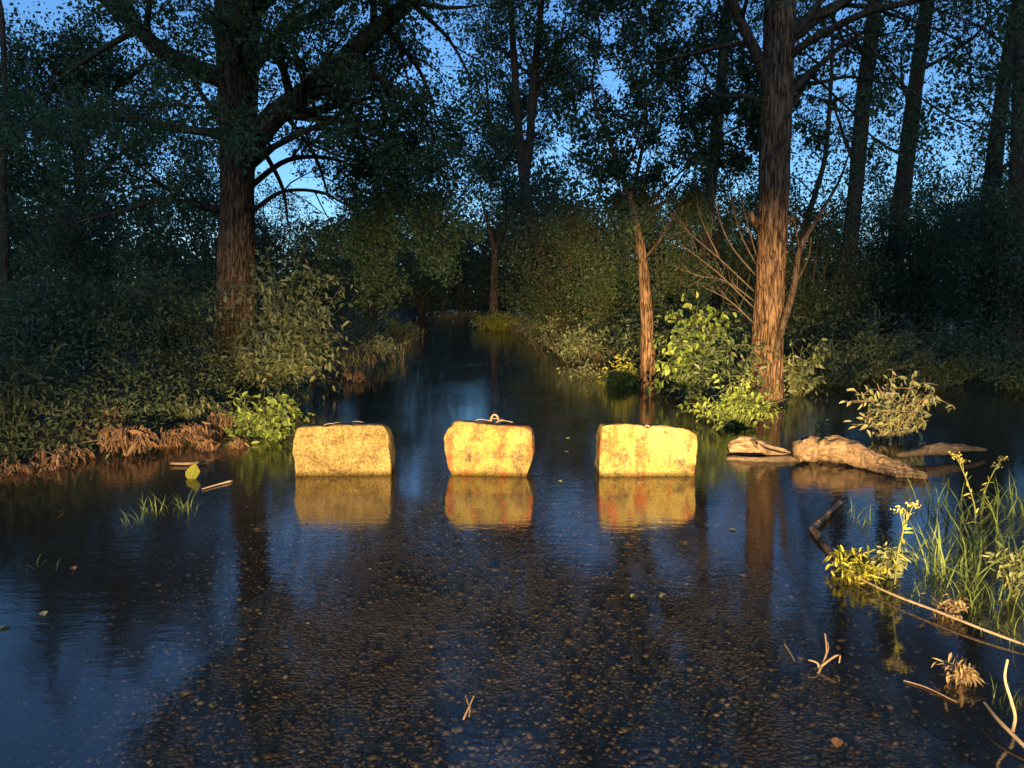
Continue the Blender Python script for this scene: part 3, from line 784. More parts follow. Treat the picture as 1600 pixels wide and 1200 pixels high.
# ------------------------------------------------------------------ shrubs and herbs
def shrub(name, label, base, h, rad, nst, nleaf, leafsize, mat, seed, leafw=.5, tpl=LEAF6, cat='shrub', group=None, stem=.008, droop=-.2, parts=0, flat=.3, spread=.04, lean=(0, 0), low=.15, stemmat='stem'):
    rng = np.random.default_rng(seed)
    e = empty(name, base, label, cat, group)
    tb = Tubes(); tw = []
    for k in range(nst):
        a = rng.uniform(0, 6.28); rr = rad * math.sqrt(rng.uniform(0, 1))
        hh = h * rng.uniform(.5, 1.0) * (1 - .35 * (rr / rad) ** 2)
        tip = np.array([math.cos(a) * rr + lean[0] * hh, math.sin(a) * rr + lean[1] * hh, hh])
        mid = tip * np.array([.35, .35, .62]) + rng.normal(0, .03 * h, 3)
        p = spline(np.array([[rng.normal(0, .04 * rad), rng.normal(0, .04 * rad), -.05], mid, tip]), 9)
        tb.add(p, np.linspace(stem, stem * .3, 9), 5)
        tw.append(p[int(9 * low):])
        for j in range(4):
            i = rng.integers(3, 8); d = unit(rng.normal(0, 1, 3) * np.array([1, 1, .5]) + np.array([0, 0, .25])); l = rng.uniform(.15, .34) * h
            q = np.array([p[i], p[i] + d * l * .5 + rng.normal(0, .02, 3), p[i] + d * l + np.array([0, 0, -.05 * h])])
            tb.add(q, np.array([.5, .35, .2]) * stem, 4); tw.append(q)
    link('stems', tb.mesh('stems'), M[stemmat], e)
    pos, dr = twig_points(tw, nleaf, rng, spread)
    dr[:, 2] += droop
    dr = unit(dr)
    size = rng.uniform(.6, 1.25, nleaf) * leafsize
    if parts:
        # the leaves nearest the viewer can be told apart: a leaf each
        order = np.argsort(pos[:, 1] + rng.normal(0, .12, nleaf))
        single, rest = order[:parts], order[parts:]
        lm = []
        for q in range(4):
            T, F = LEAF6
            Tq = T * np.array([1, leafw, leafw * 1.6]) + rng.normal(0, .015, T.shape)
            me = mesh_np('leaf', Tq, [F]); me.materials.append(M[mat]); lm.append(me)
        for k, i in enumerate(single):
            o = bpy.data.objects.new('leaf', lm[k % 4]); COL.objects.link(o); o.parent = e
            o.location = [float(c) for c in pos[i]]; s = float(size[i]); o.scale = (s, s, s)
            v = dr[i]
            o.rotation_euler = (rng.normal(0, .5), -math.asin(max(-1, min(1, v[2]))), math.atan2(v[1], v[0]))
    else: rest = np.arange(nleaf)
    if len(rest):
        o = link('foliage', leaf_mesh('foliage', pos[rest], dr[rest], size[rest], leafw, rng, tpl, flat), M[mat], e)
        if parts: o['kind'] = 'stuff'
    return e
def gz(p, dz=0.0): return (p[0], p[1], max(float(height(p[0], p[1])), -.3) + dz)

shrub('leafy_shrub', 'tall grey-green shrub in front of the massive left trunk', gz(D(452, 600, 11.2)), 2.9, .95, 44, 2300, .115, 'leaf_shrub', 101, .42, parts=220, spread=.05, droop=-.35)
shrub('leafy_shrub', 'low bright green bush at the water edge beside the left block', gz(D(415, 690, 8.3)), .95, .48, 34, 800, .09, 'leaf_bright', 102, .5, parts=200, spread=.03)
shrub('leafy_shrub', 'small yellow-green sprig behind the top corner of the left block', gz(D(478, 668, 8.6)), .36, .2, 10, 220, .06, 'leaf_yellow', 103, .5, parts=120, spread=.02)
shrub('leafy_shrub', 'dim shrub around the foot of the massive left trunk', gz(D(385, 600, 12.6)), 1.1, .8, 22, 700, .11, 'leaf_shrub', 104, .45, spread=.05)
shrub('leafy_shrub', 'bright green bush in front of the foot of the orange lit trunk', gz(D(1148, 680, 8.9)), 1.0, .58, 32, 1000, .075, 'leaf_bright', 105, .5, parts=220, spread=.03, low=.05)
shrub('leafy_shrub', 'pale leafy sapling growing out of the dark water behind the big log', gz(D(1392, 705, 8.0)), .98, .46, 20, 700, .095, 'leaf_pale', 106, .40, parts=290, spread=.022, low=.12, stem=.012, stemmat='twig')
shrub('leafy_shrub', 'mid green bush between the slender tree and the orange lit trunk', gz(D(1085, 605, 11.6)), 1.7, .8, 24, 800, .115, 'leaf_bright', 107, .6, parts=150, spread=.05)
shrub('leafy_shrub', 'small yellow-green bush at the left foot of the slender tree', gz(D(975, 600, 13.0)), .9, .5, 22, 900, .08, 'leaf_yellow', 108, .5, spread=.04)
shrub('leafy_shrub', 'sparse pale blossoming bush left of the slender tree at the water edge', gz(D(930, 585, 14.5)), .7, .8, 26, 900, .07, 'leaf_pale', 109, .5, spread=.05)
shrub('leafy_shrub', 'dark bush in shade right of the orange lit trunk', gz(D(1245, 610, 11.6)), 1.2, .5, 16, 380, .10, 'leaf_shrub', 110, .5, spread=.05)
shrub('leafy_shrub', 'yellow lit bush under the small forked tree at the road end', gz(D(785, 505, 34)), 1.3, 1.5, 36, 2600, .13, 'leaf_yellow', 111, .45, spread=.10)
for k, (px, dd, hh, rr_, mt_, lab) in enumerate([(908, 17.5, 1.3, .9, 'leaf_shrub', 'dim yellow-lit bush on the right water edge before the brownish grass'), (872, 22, 1.5, 1.1, 'leaf_shrub', 'second yellow-lit bush up the right water edge'),
                                           (838, 27, 1.7, 1.2, 'leaf_shrub', 'third yellow-lit bush up the right water edge'), (590, 19, .9, .8, 'leaf_shrub', 'low lit herb bush on the left water edge past the tall grey-green shrub'),
                                           (625, 26, 1.2, 1.0, 'undergrowth', 'low dim bush farther up the left water edge')]):
    shrub('leafy_shrub', lab, gz(D(px, 520, dd)), hh, rr_, 26, 1100, .10, mt_, 140 + k, .42, spread=.06)
shrub('leafy_shrub', 'tiny sprig standing alone in the water before the orange lit trunk', gz(D(1281, 680, 8.8)), .32, .06, 3, 16, .07, 'leaf_pale', 112, .5, parts=16, spread=.01, low=.6)
shrub('leafy_shrub', 'dim dark shrub at the left frame edge over the withered plants', gz(D(20, 720, 7.2)), 1.3, .6, 16, 700, .095, 'undergrowth', 113, .35, spread=.05)
shrub('leafy_shrub', 'drooping dusky shrub above the withered plants left of the bright green bush', gz(D(300, 690, 9.0)), .85, .75, 26, 1100, .085, 'leaf_shrub', 114, .4, spread=.05, droop=-.6)
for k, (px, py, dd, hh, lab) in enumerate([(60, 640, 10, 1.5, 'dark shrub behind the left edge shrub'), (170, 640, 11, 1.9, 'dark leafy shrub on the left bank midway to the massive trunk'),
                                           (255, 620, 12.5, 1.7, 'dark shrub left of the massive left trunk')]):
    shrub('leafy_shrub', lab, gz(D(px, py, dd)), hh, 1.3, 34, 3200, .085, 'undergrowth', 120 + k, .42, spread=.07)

shrub('leafy_shrub', 'little green sprigs between the stump piece and the big log', gz(D(1222, 705, 7.6)), .24, .22, 14, 200, .055, 'leaf_bright', 115, .5, parts=120, spread=.02, stem=.005)
shrub('leafy_shrub', 'low green tuft growing over the low right end of the big log', gz(D(1415, 745, 6.6)), .14, .18, 12, 160, .04, 'leaf_shrub', 116, .5, parts=80, spread=.02, stem=.004)
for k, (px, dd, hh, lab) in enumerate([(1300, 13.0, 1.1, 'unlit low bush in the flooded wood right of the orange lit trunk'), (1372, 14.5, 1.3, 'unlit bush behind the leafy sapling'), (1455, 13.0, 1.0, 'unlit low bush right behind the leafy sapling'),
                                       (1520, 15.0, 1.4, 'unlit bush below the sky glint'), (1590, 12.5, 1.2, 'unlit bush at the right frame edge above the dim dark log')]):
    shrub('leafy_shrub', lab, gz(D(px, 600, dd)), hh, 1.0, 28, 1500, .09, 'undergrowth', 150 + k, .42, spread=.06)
# undergrowth: low herbs nobody could count
def herbs(name, label, spots, seed, mat, n, hmax, size, w=.4):
    rng = np.random.default_rng(seed)
    spots = np.array(spots)
    i = rng.integers(0, len(spots), n)
    top = spots[i, 2] * hmax
    z = rng.uniform(0, 1, n) ** .6 * top
    pos = np.stack([spots[i, 0] + rng.normal(0, .13, n), spots[i, 1] + rng.normal(0, .13, n), z], 1)
    pos[:, 2] += height(pos[:, 0], pos[:, 1])
    ok = pos[:, 2] > .01
    pos = pos[ok]
    dr = unit(rng.normal(0, 1, (len(pos), 3)) + np.array([0, 0, -.15]))
    return tag(link(name, leaf_mesh(name, pos, dr, rng.uniform(.6, 1.3, len(pos)) * size, w, rng, LEAF4, .5), M[mat]), label, 'undergrowth', kind='stuff')
rng = np.random.default_rng(66)
sp = []
while len(sp) < 1500:
    y = 6 + 30 * rng.uniform(0, 1) ** 1.5; e = np.interp(y, XLY, XLX)
    x = e - .35 - abs(rng.normal(0, 1)) * (2.2 + y * .16)
    sp.append((x, y, rng.uniform(.3, 1) * min(1.0, .35 + .35 * (e - x))))
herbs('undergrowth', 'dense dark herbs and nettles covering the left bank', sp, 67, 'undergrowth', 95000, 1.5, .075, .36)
sp = [(rng.uniform(-11, 3), rng.uniform(57, 68), rng.uniform(.5, 1)) for k in range(260)]
herbs('undergrowth', 'dim thicket closing the far end of the flooded road', sp, 69, 'undergrowth', 14000, 4.0, .26, .45)
sp = []
while len(sp) < 900:
    y = 10 + 30 * rng.uniform(0, 1) ** 1.2; x = xc(y) + 3.0 + abs(rng.normal(0, 1)) * (2 + y * .3)
    if y < 14 and x > 3.5 or (x > 0.27 * (y + 4.2) and y < 17): continue
    sp.append((x, y, rng.uniform(.4, 1)))
herbs('undergrowth', 'dark herbs standing in the flooded wood on the right', sp, 68, 'undergrowth', 34000, 1.6, .12, .4)

# grass tussocks with blades told apart near the camera
blade_me = {}
def blade_meshes(mat):
    if mat not in blade_me:
        r = np.random.default_rng(len(blade_me) + 300); out = []
        for q in range(5):
            n = 6; t = np.linspace(0, 1, n); bend = r.uniform(.2, 1.0); kink = r.uniform(.35, 1.2)
            x = bend * t ** 2; z = t - .35 * bend * np.maximum(0, t - .4 * kink) ** 1.3 * 1.6
            w = .5 * (1 - t ** 2.2) + .02
            V = np.concatenate([np.stack([x, w * .030, z], 1), np.stack([x, -w * .030, z], 1)])
            i = np.arange(n - 1); F = np.stack([i, i + 1, i + 1 + n, i + n], 1)
            me = mesh_np('blade', V, [F], True); me.materials.append(M[mat]); out.append(me)
        blade_me[mat] = out
    return blade_me[mat]
def tussock(label, px, py, n, h, rad, seed, mat='grass', group='grass tussocks in the flood', name='grass_tussock', stretch=(1, 1)):
    rng = np.random.default_rng(seed)
    p = G(px, py)
    e = empty(name, p, label, 'grass', group)
    ms = blade_meshes(mat)
    for k in range(n):
        o = bpy.data.objects.new('blade', ms[rng.integers(0, 5)]); COL.objects.link(o); o.parent = e
        a, r = rng.uniform(0, 6.28), rad * math.sqrt(rng.uniform(0, 1))
        o.location = (r * math.cos(a) * stretch[0], r * math.sin(a) * stretch[1], -.03)
        s = h * rng.uniform(.45, 1.1); o.scale = (s, s * rng.uniform(.7, 1.3), s)
        o.rotation_euler = (rng.normal(0, .22), rng.normal(0, .28), rng.uniform(0, 6.28))
    return e
tussock('sparse bright grass tuft standing in the water left of the left block', 262, 795, 48, .20, .18, 201, stretch=(1.3, .5))
tussock('few thin blades at the near end of the sparse bright grass tuft', 205, 815, 12, .18, .07, 202)
tussock('tiny broken grass tuft at the left frame edge', 60, 882, 10, .09, .12, 203, stretch=(1.3, .5))
tussock('single pale blade pair poking from the sky reflection at lower left', 94, 1003, 2, .06, .01, 204)
tussock('dense bright grass clump beside the yellow flower stalk at right', 1492, 905, 70, .34, .17, 205)
tussock('upright grass clump left of the yellow flower stalk', 1345, 815, 30, .20, .12, 206)
tussock('tall dim grass clump at the right frame edge above the fallen stick', 1565, 880, 60, .42, .25, 207)
tussock('arching dim grass clump behind the flower stalk near the dark log', 1470, 800, 46, .34, .28, 208)
tussock('loose dim blades in the water between flower stalk and dense clump', 1425, 870, 16, .25, .12, 209)
tussock('small green tuft under the crossed sticks at the lower right corner', 1572, 1090, 26, .10, .06, 210)
tussock('faint grass blades right of the dense bright clump', 1545, 925, 22, .22, .12, 211)

for k, (px, py, n_, h_, lab) in enumerate([(1530, 850, 34, .30, 'dim tangled blades behind the dense bright grass clump'), (1590, 800, 40, .36, 'dark grass clump at the right frame edge below the dark log'),
                                           (1450, 840, 18, .22, 'thin upright blades just right of the yellow flower stalk'), (1600, 1000, 30, .20, 'dim blades at the right frame edge under the long stick')]):
    tussock(lab, px, py, n_, h_, .2, 220 + k)
tussock('low matted green blades between the fallen stick and the dense bright clump', 1470, 930, 60, .16, .26, 230, stretch=(1.4, .6))
tussock('low matted blades under the brownish herb at the right frame edge', 1570, 955, 60, .18, .26, 231, stretch=(1.3, .6))
tussock('short matted blades behind the yellow-green rosette plant', 1390, 855, 36, .15, .2, 232, stretch=(1.3, .6))

def reed_bank(name, label, path, n, h, seed, mat, w=.04, cat='grass'):
    rng = np.random.default_rng(seed)
    P = spline(np.array(path), 40)
    i = rng.integers(0, 40, n)
    pos = np.stack([P[i, 0] + rng.normal(0, .35, n), P[i, 1] + rng.normal(0, .5, n), np.full(n, -.05)], 1)
    dr = unit(np.stack([rng.normal(0, .6, n), rng.normal(0, .6, n), np.ones(n)], 1))
    return tag(link(name, leaf_mesh(name, pos, dr, h * rng.uniform(.4, 1.1, n), w, rng, BLADE, .1), M[mat]), label, cat, kind='stuff')
reed_bank('bank_grass', 'tall pale grass fringing the left bank beyond the tall grey-green shrub', [G(530, 590)[:2], G(570, 562)[:2], G(605, 538)[:2], G(630, 520)[:2]], 2600, .42, 401, 'grass_dry', .06)
reed_bank('bank_grass', 'brownish grass fringing the right bank up to the road end', [G(945, 572)[:2], G(900, 550)[:2], G(860, 530)[:2], G(820, 515)[:2]], 3200, .42, 402, 'grass_dry', .06)
reed_bank('bank_grass', 'thin grass fringe at the far end of the flooded road', [G(690, 497)[:2], G(740, 495)[:2], G(800, 500)[:2]], 1500, .6, 403, 'grass_dry')

# withered brown plants hanging over the left water edge
def withered(label, px, py, dist, h, rad, nst, seed):
    rng = np.random.default_rng(seed)
    p = D(px, py, dist); base = (p[0], p[1], max(-.05, float(height(p[0], p[1]))))
    e = empty('withered_plant', base, label, 'dead plant', 'withered plants on the left water edge')
    tb = Tubes(); tw = []
    for k in range(nst):
        a = rng.uniform(0, 6.28); rr = rad * rng.uniform(.3, 1.0); hh = h * rng.uniform(.55, 1.0)
        q = spline(np.array([[0, 0, -.03], [math.cos(a) * rr * .3, math.sin(a) * rr * .3, hh * .8], [math.cos(a) * rr * .7, math.sin(a) * rr * .7, hh], [math.cos(a) * rr, math.sin(a) * rr, hh * .6]]), 10)
        tb.add(q, np.linspace(.005, .002, 10), 4); tw.append(q[4:])
    link('stems', tb.mesh('stems'), M['twig'], e)
    n = nst * 15
    pos, dr = twig_points(tw, n, rng, .03)
    dr = unit(dr * .75 + np.array([0, 0, -.75]))
    link('withered_leaves', leaf_mesh('withered_leaves', pos, dr, rng.lognormal(math.log(.06), .4, n), .3, rng, LEAF6, .0), M['leaf_dead'], e)
withered('largest heap of drooping brown withered leaves on the left water edge', 205, 715, 7.3, .34, .30, 22, 501)
withered('low brown withered tangle nearest the left frame edge', 100, 735, 6.9, .18, .30, 14, 502)
withered('brown withered plant between the largest heap and the bright green bush', 305, 700, 7.9, .26, .28, 16, 503)
withered('small peaked brown withered plant in the water before the bright green bush', 326, 712, 7.5, .16, .09, 7, 504)
withered('thin brown withered stems under the tall grey-green shrub', 552, 600, 13.5, .30, .25, 10, 505)
withered('tall brown withered plant behind the largest heap', 180, 690, 8.2, .38, .25, 12, 506)
withered('little brown withered tuft at the lower edge of the bright green bush', 372, 718, 7.6, .14, .12, 7, 507)

withered('ragged brown withered stems filling the gap right of the largest heap', 262, 706, 7.7, .22, .22, 10, 508)
withered('low brown withered mat at the very left frame edge', 25, 748, 6.6, .14, .28, 12, 509)
withered('sparse brown withered stems behind the low tangle near the left edge', 135, 712, 7.5, .30, .26, 9, 510)
withered('hanging brown withered strands under the drooping dusky shrub', 345, 690, 8.4, .32, .24, 11, 511)
# drift of flakes, seeds and twig bits gathered along the banks and floating thinly elsewhere
rng = np.random.default_rng(640)
n = 1500
yb = rng.uniform(5.6, 16, n); xb = np.interp(yb, XLY, XLX) + .25 + rng.exponential(.22, n)
n2 = 420
yo = rng.uniform(3.2, 13, n2); xo = xc(yo) + rng.normal(0, 2.2, n2)
n3 = 500
yr = rng.uniform(3.2, 9, n3); xr = 2.3 + .12 * yr + rng.exponential(.5, n3)
pos = np.stack([np.concatenate([xb, xo, xr]), np.concatenate([yb, yo, yr]), np.full(n + n2 + n3, .004)], 1)
nn = len(pos); a = rng.uniform(0, 6.28, nn)
tag(link('drift_litter', leaf_mesh('drift_litter', pos, np.stack([np.cos(a), np.sin(a), rng.normal(0, .08, nn)], 1), rng.lognormal(math.log(.016), .5, nn), .4, rng, LEAF4, .97), M['leaf_dead']),
    'brown flakes and seeds drifting on the flood along the banks', 'drift', kind='stuff')

# ------------------------------------------------------------------ logs, sticks, leaves
def log(name, label, pts, rads, mat, seed, cat='log', sides=22, amp=.10, flat=None, n=36):
    W = np.array(pts, float); org = W[0].copy(); org[2] = 0
    S = spline(np.hstack([W - org, np.array(rads)[:, None]]), n)
    r = np.random.default_rng(seed); ph = r.uniform(0, 6.28, 6)
    def wob(t, th, P):
        w = 1 + amp * np.sin(2 * th + 9 * t + ph[0]) + amp * .7 * np.sin(3 * th - 14 * t + ph[1]) + amp * .5 * np.sin(7 * th + 5 * t + ph[2]) + amp * .35 * np.sin(13 * th + 22 * t + ph[3]) + amp * .4 * np.sin(31 * t + 2 * th + ph[4])
        q = P[:, None, :] * 1.0 + .1 * np.stack([np.cos(th) + 0 * t, np.sin(th) + 0 * t, np.sin(2 * th) + 0 * t], -1)
        w = w + amp * vnoise(q.reshape(-1, 3), seed, 45, 1.6).reshape(w.shape) + amp * vnoise(q.reshape(-1, 3), seed + 1, 130, 1.0).reshape(w.shape)
        return w
    tb = Tubes(); tb.add(S[:, :3], np.maximum(S[:, 3], .003), sides, wob)
    o = link(name, tb.mesh(name), M[mat], None, org)
    return tag(o, label, cat)
def gp(px, py, z): return list(G(px, py, z))
log('log', 'big pale barkless log lying at the water edge under the leafy sapling',
    [gp(1246, 705, .12), gp(1270, 700, .13), gp(1310, 703, .13), gp(1350, 715, .10), gp(1395, 732, .06), gp(1450, 745, .02)], [.08, .115, .125, .085, .07, .03], 'log', 601, amp=.13, n=110, sides=48)
log('stump', 'short rounded pale stump piece left of the big log', [gp(1138, 702, .04), gp(1150, 699, .06), gp(1180, 698, .07), gp(1215, 706, .04), gp(1240, 712, .02)], [.045, .075, .08, .055, .02], 'log', 602, amp=.14, n=70, sides=36)
log('branch_stub', 'pale root stub rising from the stump piece', [gp(1184, 694, .17), gp(1188, 700, .13), gp(1200, 707, .07), gp(1232, 712, .03)], [.016, .022, .03, .02], 'log', 603)
log('floating_plank', 'flat wet bark piece floating before the stump piece', [gp(1135, 716, .01), gp(1200, 719, .015), gp(1265, 716, .015), gp(1310, 722, .01)], [.02, .032, .032, .02], 'dark_log', 604)
log('log', 'dim dark log behind the big pale log, partly lost in shade', [gp(1400, 712, .08), gp(1450, 704, .1), gp(1500, 700, .1), gp(1540, 703, .06)], [.02, .045, .035, .012], 'dark_log', 605, amp=.2, n=60)
log('bent_branch', 'grey branch bent like an elbow in the water left of the grass', [gp(1315, 782, .03), gp(1292, 804, .03), gp(1274, 821, .025), gp(1271, 826, .025), gp(1274, 831, .025), gp(1285, 846, .02), gp(1302, 868, .01)], [.018, .022, .024, .025, .024, .022, .018], 'log', 607, 'branch', n=30)
log('fallen_stick', 'long thin pale stick lying on the water from the yellow-green plant to the right edge', [gp(1300, 878, .02), gp(1380, 922, .03), gp(1470, 957, .035), gp(1540, 985, .03), gp(1625, 1016, .02)], [.004, .006, .007, .0065, .005], 'stick', 608, 'stick', 8, .05)
log('fallen_stick', 'short pale stick floating beyond the grass tuft at left', [gp(316, 764, .01), gp(340, 757, .012), gp(363, 751, .012)], [.006, .007, .009], 'stick', 609, 'stick', 8, .05, n=10)
log('fallen_stick', 'thick pale stick slanting out of the lower right corner', [gp(1538, 1098, .05), gp(1560, 1125, .045), gp(1590, 1155, .03), gp(1620, 1185, .01)], [.005, .0065, .0075, .008], 'stick', 610, 'stick', 8, .06, n=14)
log('fallen_stick', 'upright curved pale stick crossing the slanting stick at lower right', [gp(1574, 1031, .22), gp(1570, 1060, .17), gp(1580, 1095, .1), gp(1586, 1120, .05), gp(1582, 1142, .0)], [.004, .005, .0055, .006, .0065], 'stick', 611, 'stick', 8, .06, n=18)
log('fallen_stick', 'thin stick lying in the withered plants at the left edge', [gp(60, 712, .05), gp(115, 695, .12), gp(160, 688, .13), gp(215, 700, .05)], [.005, .007, .007, .004], 'twig', 612, 'stick', 6, .05, n=16)
log('fallen_stick', 'driftwood stick floating below the small withered plant', [gp(266, 724, .02), gp(300, 724, .02), gp(340, 716, .02)], [.012, .014, .007], 'twig', 613, 'stick', 8, .05, n=10)
log('fallen_stick', 'thin twig under the water surface at lower right', [gp(1412, 1063, .004), gp(1450, 1075, .006), gp(1495, 1097, .004)], [.003, .003, .002], 'twig', 614, 'stick', 6, .05, n=10)
log('fallen_log', 'thin pale fallen trunk across the end of the flooded road', [gp(655, 489, .1), gp(700, 487, .25), gp(745, 489, .1)], [.03, .04, .03], 'stick', 615, 'log', 10, .06, n=12)
# forked twig standing in the water
tb = Tubes(); b0 = G(1278, 1053)
for pts in [[(1278, 1053, 0), (1284, 1040, .02), (1291, 1022, .05), (1291, 1008, .08), (1289, 990, .11)], [(1284, 1040, .02), (1300, 1028, .05), (1312, 1023, .06), (1311, 1036, .03)], [(1280, 1048, .0), (1277, 1036, .03), (1263, 1031, .04)], [(1291, 1022, .05), (1294, 1012, .06), (1293, 1003, .07)]]:
    q = spline(np.array([G(a, b, z) - b0 for a, b, z in pts]), 10); tb.add(q, np.linspace(.006, .003, 10), 6)
tag(link('forked_twig', tb.mesh('forked_twig'), M['twig'], None, b0), 'small forked brown twig standing in the clear shallow water at lower right', 'twig')
tb = Tubes(); b0 = G(1228, 1010); tb.add(spline(np.array([G(1226, 1007, .01) - b0, G(1234, 1019, .01) - b0, G(1241, 1032, .01) - b0]), 6), np.full(6, .004), 5)
tag(link('straw', tb.mesh('straw'), M['stick'], None, b0), 'short straight straw floating left of the small forked twig', 'straw')
tb = Tubes(); b0 = G(730, 1122)
for pts in [[(724, 1124, .005), (730, 1110, .02), (740, 1088, .03)], [(733, 1120, .005), (734, 1105, .015), (731, 1098, .02), (728, 1086, .02)]]:
    tb.add(spline(np.array([G(a, b, z) - b0 for a, b, z in pts]), 7), np.full(7, .004), 5)
tag(link('twig', tb.mesh('twig'), M['twig'], None, b0), 'bent rust-brown twig on the gravel near the bottom centre', 'twig')

# yellow-green rosette plant on the fallen stick, with the flower stalks
shrub('rosette_plant', 'bright yellow-green leafy plant on the near end of the long fallen stick', G(1338, 900), .13, .20, 30, 420, .062, 'leaf_yellow', 701, .32, parts=260, spread=.02, cat='plant', stem=.004, droop=.15)
shrub('rosette_plant', 'dim reddish leafy plant at the foot of the yellow flower stalk', G(1390, 905), .22, .08, 14, 200, .05, 'leaf_shrub', 702, .4, parts=60, spread=.015, cat='plant', stem=.004)
shrub('withered_plant', 'withered yellow leaves hanging on the long stick near the right edge', G(1485, 962), .10, .09, 10, 90, .055, 'leaf_tan', 703, .3, parts=90, spread=.012, cat='dead plant', stem=.003, droop=-.7, stemmat='twig')
shrub('withered_plant', 'withered yellow leaves drooping into the water below the long stick', G(1502, 1068), .13, .05, 10, 90, .05, 'leaf_tan', 704, .3, parts=90, spread=.012, cat='dead plant', stem=.003, droop=-.7, stemmat='twig')
shrub('leafy_plant', 'brownish leafy herb at the right frame edge above the long stick', G(1585, 930), .30, .14, 16, 200, .045, 'leaf_shrub', 705, .35, parts=60, spread=.02, cat='plant', stem=.004)
def flower_stalk(label, stalk, heads, seed, mat='flower', stemmat='stem'):
    rng = np.random.default_rng(seed); b = G(*stalk[0][:2], 0)
    e = empty('flowering_stalk', b, label, 'flower')
    tb = Tubes(); q = spline(np.array([D(x, y, b[1]) - b for x, y in stalk]), 14); tb.add(q, np.linspace(.006, .0035, 14), 6)
    hp = []
    for x, y in heads:
        h = D(x, y, b[1]) - b; hp.append(h); k = 9 + rng.integers(0, 3); tb.add(spline(np.array([q[k], (q[k] + h) / 2 + np.array([0, 0, .01]), h]), 6), np.full(6, .0025), 5)
    link('stem', tb.mesh('stem'), M[stemmat], e)
    for h in hp:
        n = 30; pos = h + rng.normal(0, 1, (n, 3)) * np.array([.015, .015, .009])
        link('flower_head', leaf_mesh('flower_head', pos, rng.normal(0, 1, (n, 3)), rng.uniform(.010, .018, n), .8, rng, LEAF4, .3), M[mat], e)
    n = 12; i = rng.integers(2, 11, n)
    link('stalk_leaves', leaf_mesh('stalk_leaves', q[i], unit(rng.normal(0, 1, (n, 3)) + np.array([0, 0, .3])), rng.uniform(.03, .06, n), .3, rng, LEAF6, .4), M['leaf_yellow'], e)
flower_stalk('upright stalk with small yellow flower heads rising from the fallen stick', [(1398, 918), (1402, 870), (1410, 835), (1414, 812)], [(1405, 797), (1427, 789), (1413, 802)], 801)
flower_stalk('taller dim stalk with a yellow flower head right of the big log', [(1520, 850), (1524, 800), (1512, 755), (1500, 725)], [(1492, 712), (1503, 720)], 802)
flower_stalk('thin leaning dim stalk with a seed head near the right edge', [(1530, 800), (1540, 765), (1552, 738)], [(1558, 728), (1566, 716)], 803, 'leaf_shrub')

# floating and stranded leaves
leaf_me = {}
def single_leaf(label, px, py, size, mat, seed, tilt=0, z=.004):
    rng = np.random.default_rng(seed); T = np.array([[0, 0, 0], [.2, .3, .06], [.5, .4, .09], [.8, .22, .05], [1, 0, .0], [.8, -.24, .05], [.5, -.4, .1], [.2, -.3, .06], [.5, 0, 0]])
    F = np.array([[0, 8, 1], [1, 8, 2], [2, 8, 3], [3, 8, 4], [4, 8, 5], [5, 8, 6], [6, 8, 7], [7, 8, 0]])[:, ::-1]
    V = (T - [.5, 0, 0]) * size + rng.normal(0, size * .02, T.shape)
    V = np.vstack([V, V - [0, 0, .0015]]); F = np.vstack([F, F[:, ::-1] + 9])
    p = G(px, py, z)
    o = link('fallen_leaf', mesh_np('fallen_leaf', V, [F]), M[mat], None, p)
    o.rotation_euler = (rng.normal(0, .1), tilt, rng.uniform(0, 6.28))
    return tag(o, label, 'leaf', 'leaves afloat on the flood')
single_leaf('bright yellow-green leaf standing on the water below the small withered plant', 302, 738, .17, 'leaf_yellow', 901, -1.0, .05)
single_leaf('curled brown leaf afloat by itself left of the grass tuft', 93, 799, .07, 'leaf_dead', 902, .5, .015)
single_leaf('small pale leaf on the gravel at the lower left', 333, 1098, .035, 'leaf_pale', 903, .3, .01)
single_leaf('orange leaf on the gravel at the lower right', 1308, 1160, .05, 'leaf_dead', 904, .2, .01)
single_leaf('pale pebble-like leaf at the bottom edge near the centre', 740, 1194, .035, 'leaf_pale', 905, .2, .012)
fl = [(1070, 846, 'tan leaf floating just below the right block'), (1145, 828, 'tiny pale leaf floating right of the right block reflection'), (1019, 839, 'pale leaf floating under the right block reflection'),
      (562, 840, 'leaf floating below the left block reflection'), (1035, 931, 'leaf on the shallow gravel below the right block'), (990, 931, 'leaf left of another on the gravel below the right block'),
      (627, 708, 'speck of leaf floating right of the left block'), (888, 685, 'tiny leaf floating between middle and right block tops'), (848, 575, 'lone pale leaf floating far up the flooded road'),
      (783, 525, 'farthest pale leaf floating near the road end'), (886, 706, 'tiny leaf floating close to the middle block'), (875, 752, 'small leaf floating right of the middle block reflection'),
      (115, 888, 'pale leaf fragment floating beside the broken grass tuft'), (68, 959, 'pale leaf in the sky reflection at left'), (8, 980, 'pale leaf floating at the left frame edge'), (312, 792, 'white petal-like leaf floating right of the grass tuft')]
for k, (px, py, lab) in enumerate(fl):
    single_leaf(lab, px, py, .05 if py > 700 else .07, 'leaf_pale' if k % 3 else 'leaf_dead', 910 + k, .1, .004)

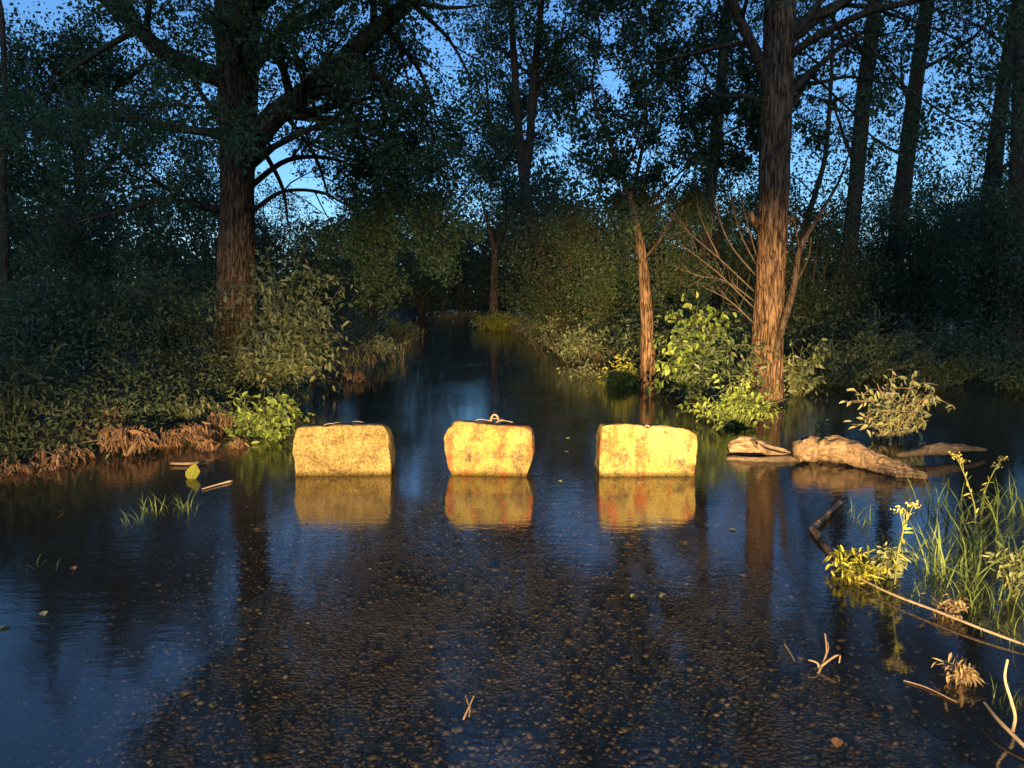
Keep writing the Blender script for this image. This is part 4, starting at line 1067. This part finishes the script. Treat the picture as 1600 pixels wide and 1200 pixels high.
# ------------------------------------------------------------------ wood behind: bushy trees down both sides, one mass beyond
def bush_tree_parts(seed, h, w, nl, size):
    rng = np.random.default_rng(seed)
    tb = Tubes(); tw = []
    PP = dict(wander=.16, lift=(.05, .02, -.02), levels=2, dens=(1.5, 2.0), len=(h * .26, h * .13), angle=(.4, 1.1))
    for k in range(7):
        a = k / 7 * 6.28 + rng.normal(0, .3); r = w * rng.uniform(.15, .6); hh = h * rng.uniform(.65, 1.0)
        q = spline(np.array([[rng.normal(0, .12), rng.normal(0, .12), -.2], [math.cos(a) * r * .5, math.sin(a) * r * .5, hh * .45], [math.cos(a) * r, math.sin(a) * r, hh]]), 12)
        rad = np.linspace(.075, .02, 12); tb.add(q, rad, 6); spawn(rng, PP, q, rad, 0, tb, tw, .12)
    pos, dr = twig_points(tw, nl, rng, .28)
    pos[:, 2] = np.maximum(pos[:, 2], .1 + .3 * rng.uniform(0, 1, nl))
    me = leaf_mesh('crown', pos, dr, rng.uniform(.6, 1.3, nl) * size, .5, rng, LEAF4, .35)
    me.materials.append(M['leaf_far']); st = tb.mesh('stems'); st.materials.append(M['bark_fine'])
    return st, me
bt = [bush_tree_parts(1000 + k, 7.0, 3.2, 11000, .15) for k in range(4)]
rng = np.random.default_rng(555)
# (photograph column, distance, height scale, words)
bushes = [(30, 22, 0.65, 'dark bushy tree at the left edge behind the undergrowth'), (150, 20, 0.58, 'dark bushy tree left of the massive trunk'), (255, 19, 0.53, 'dark bushy tree close behind the massive trunk'),
          (110, 30, 0.77, 'taller dark bushy tree farther back on the left'), (430, 21, 0.52, 'bushy tree behind the tall grey-green shrub'), (500, 25, 0.61, 'bushy tree right of the tall grey-green shrub'),
          (575, 31, 0.68, 'dark bushy tree left of the road gap'), (585, 40, 1.15, 'bushy tree beside the sky gap left of the road end'), (660, 52, 1.25, 'far bushy tree closing the road end at left'),
          (720, 60, 1.20, 'far bushy tree straight above the road end'), (775, 50, 1.10, 'far bushy tree behind the yellow bush'), (835, 40, 1.05, 'bushy tree right of the yellow bush'),
          (885, 23, 0.77, 'brown lit bushy tree over the brownish grass'), (945, 22, 0.66, 'bushy tree left of the slender tree'), (1050, 19, 0.61, 'bushy tree behind the slender tree'),
          (1130, 24, 0.72, 'bushy tree left behind the orange lit trunk'), (1260, 22, 0.72, 'bushy tree right behind the orange lit trunk'), (1330, 27, 0.81, 'dark bushy tree behind the tall straight dark trunk'),
          (1440, 24, 0.64, 'dark bushy tree behind the leaning dark trunk'), (1510, 31, 0.81, 'dark bushy tree over the sky glint'), (1600, 26, 0.76, 'dark bushy tree at the right frame edge'),
          (1560, 19, 0.66, 'nearest dark bushy tree at the right between the last trunks'), (1690, 21, 0.88, 'dark bushy tree leaning in from beyond the right frame edge'), (1480, 36, 1.06, 'far dark bushy tree right of the leaning dark trunk'),
          (340, 33, 0.94, 'far bushy tree directly behind the massive trunk'), (1000, 36, 0.94, 'far bushy tree filling the gap behind the slender tree'), (1180, 40, 0.94, 'far bushy tree behind the dead twig fan'), (1400, 42, 1.04, 'far pale bushy tree between the dark trunks')]
for k, (px, dd, sc, lab) in enumerate(bushes):
    p = D(px, 460, dd); st, me = bt[k % 4]
    e = empty('bushy_tree', (p[0], p[1], max(-.1, float(height(p[0], p[1])))), lab, 'tree', 'bushy trees behind the flood')
    e.rotation_euler = (0, 0, rng.uniform(0, 6.28)); e.scale = (sc, sc, sc * rng.uniform(.9, 1.12))
    link('stems', st, None, e); link('crown', me, None, e)
# a distant wood that reads as one mass
n = 90000
ang = rng.uniform(-1.25, 1.25, n); rr = rng.uniform(58, 95, n)
hh = 7.5 + 2.5 * np.sin(ang * 9 + 1) + 2.0 * np.sin(ang * 23 + rr * .2) + 1.5 * np.sin(ang * 51)
pos = np.stack([np.sin(ang) * rr, np.cos(ang) * rr, hh * rng.uniform(0, 1, n) ** .8], 1)
tag(link('far_wood', leaf_mesh('far_wood', pos, rng.normal(0, 1, (n, 3)), rng.uniform(.35, .8, n), .55, rng, LEAF4, .3), M['leaf_far']), 'far dark wood closing the horizon behind everything', 'wood', kind='stuff')
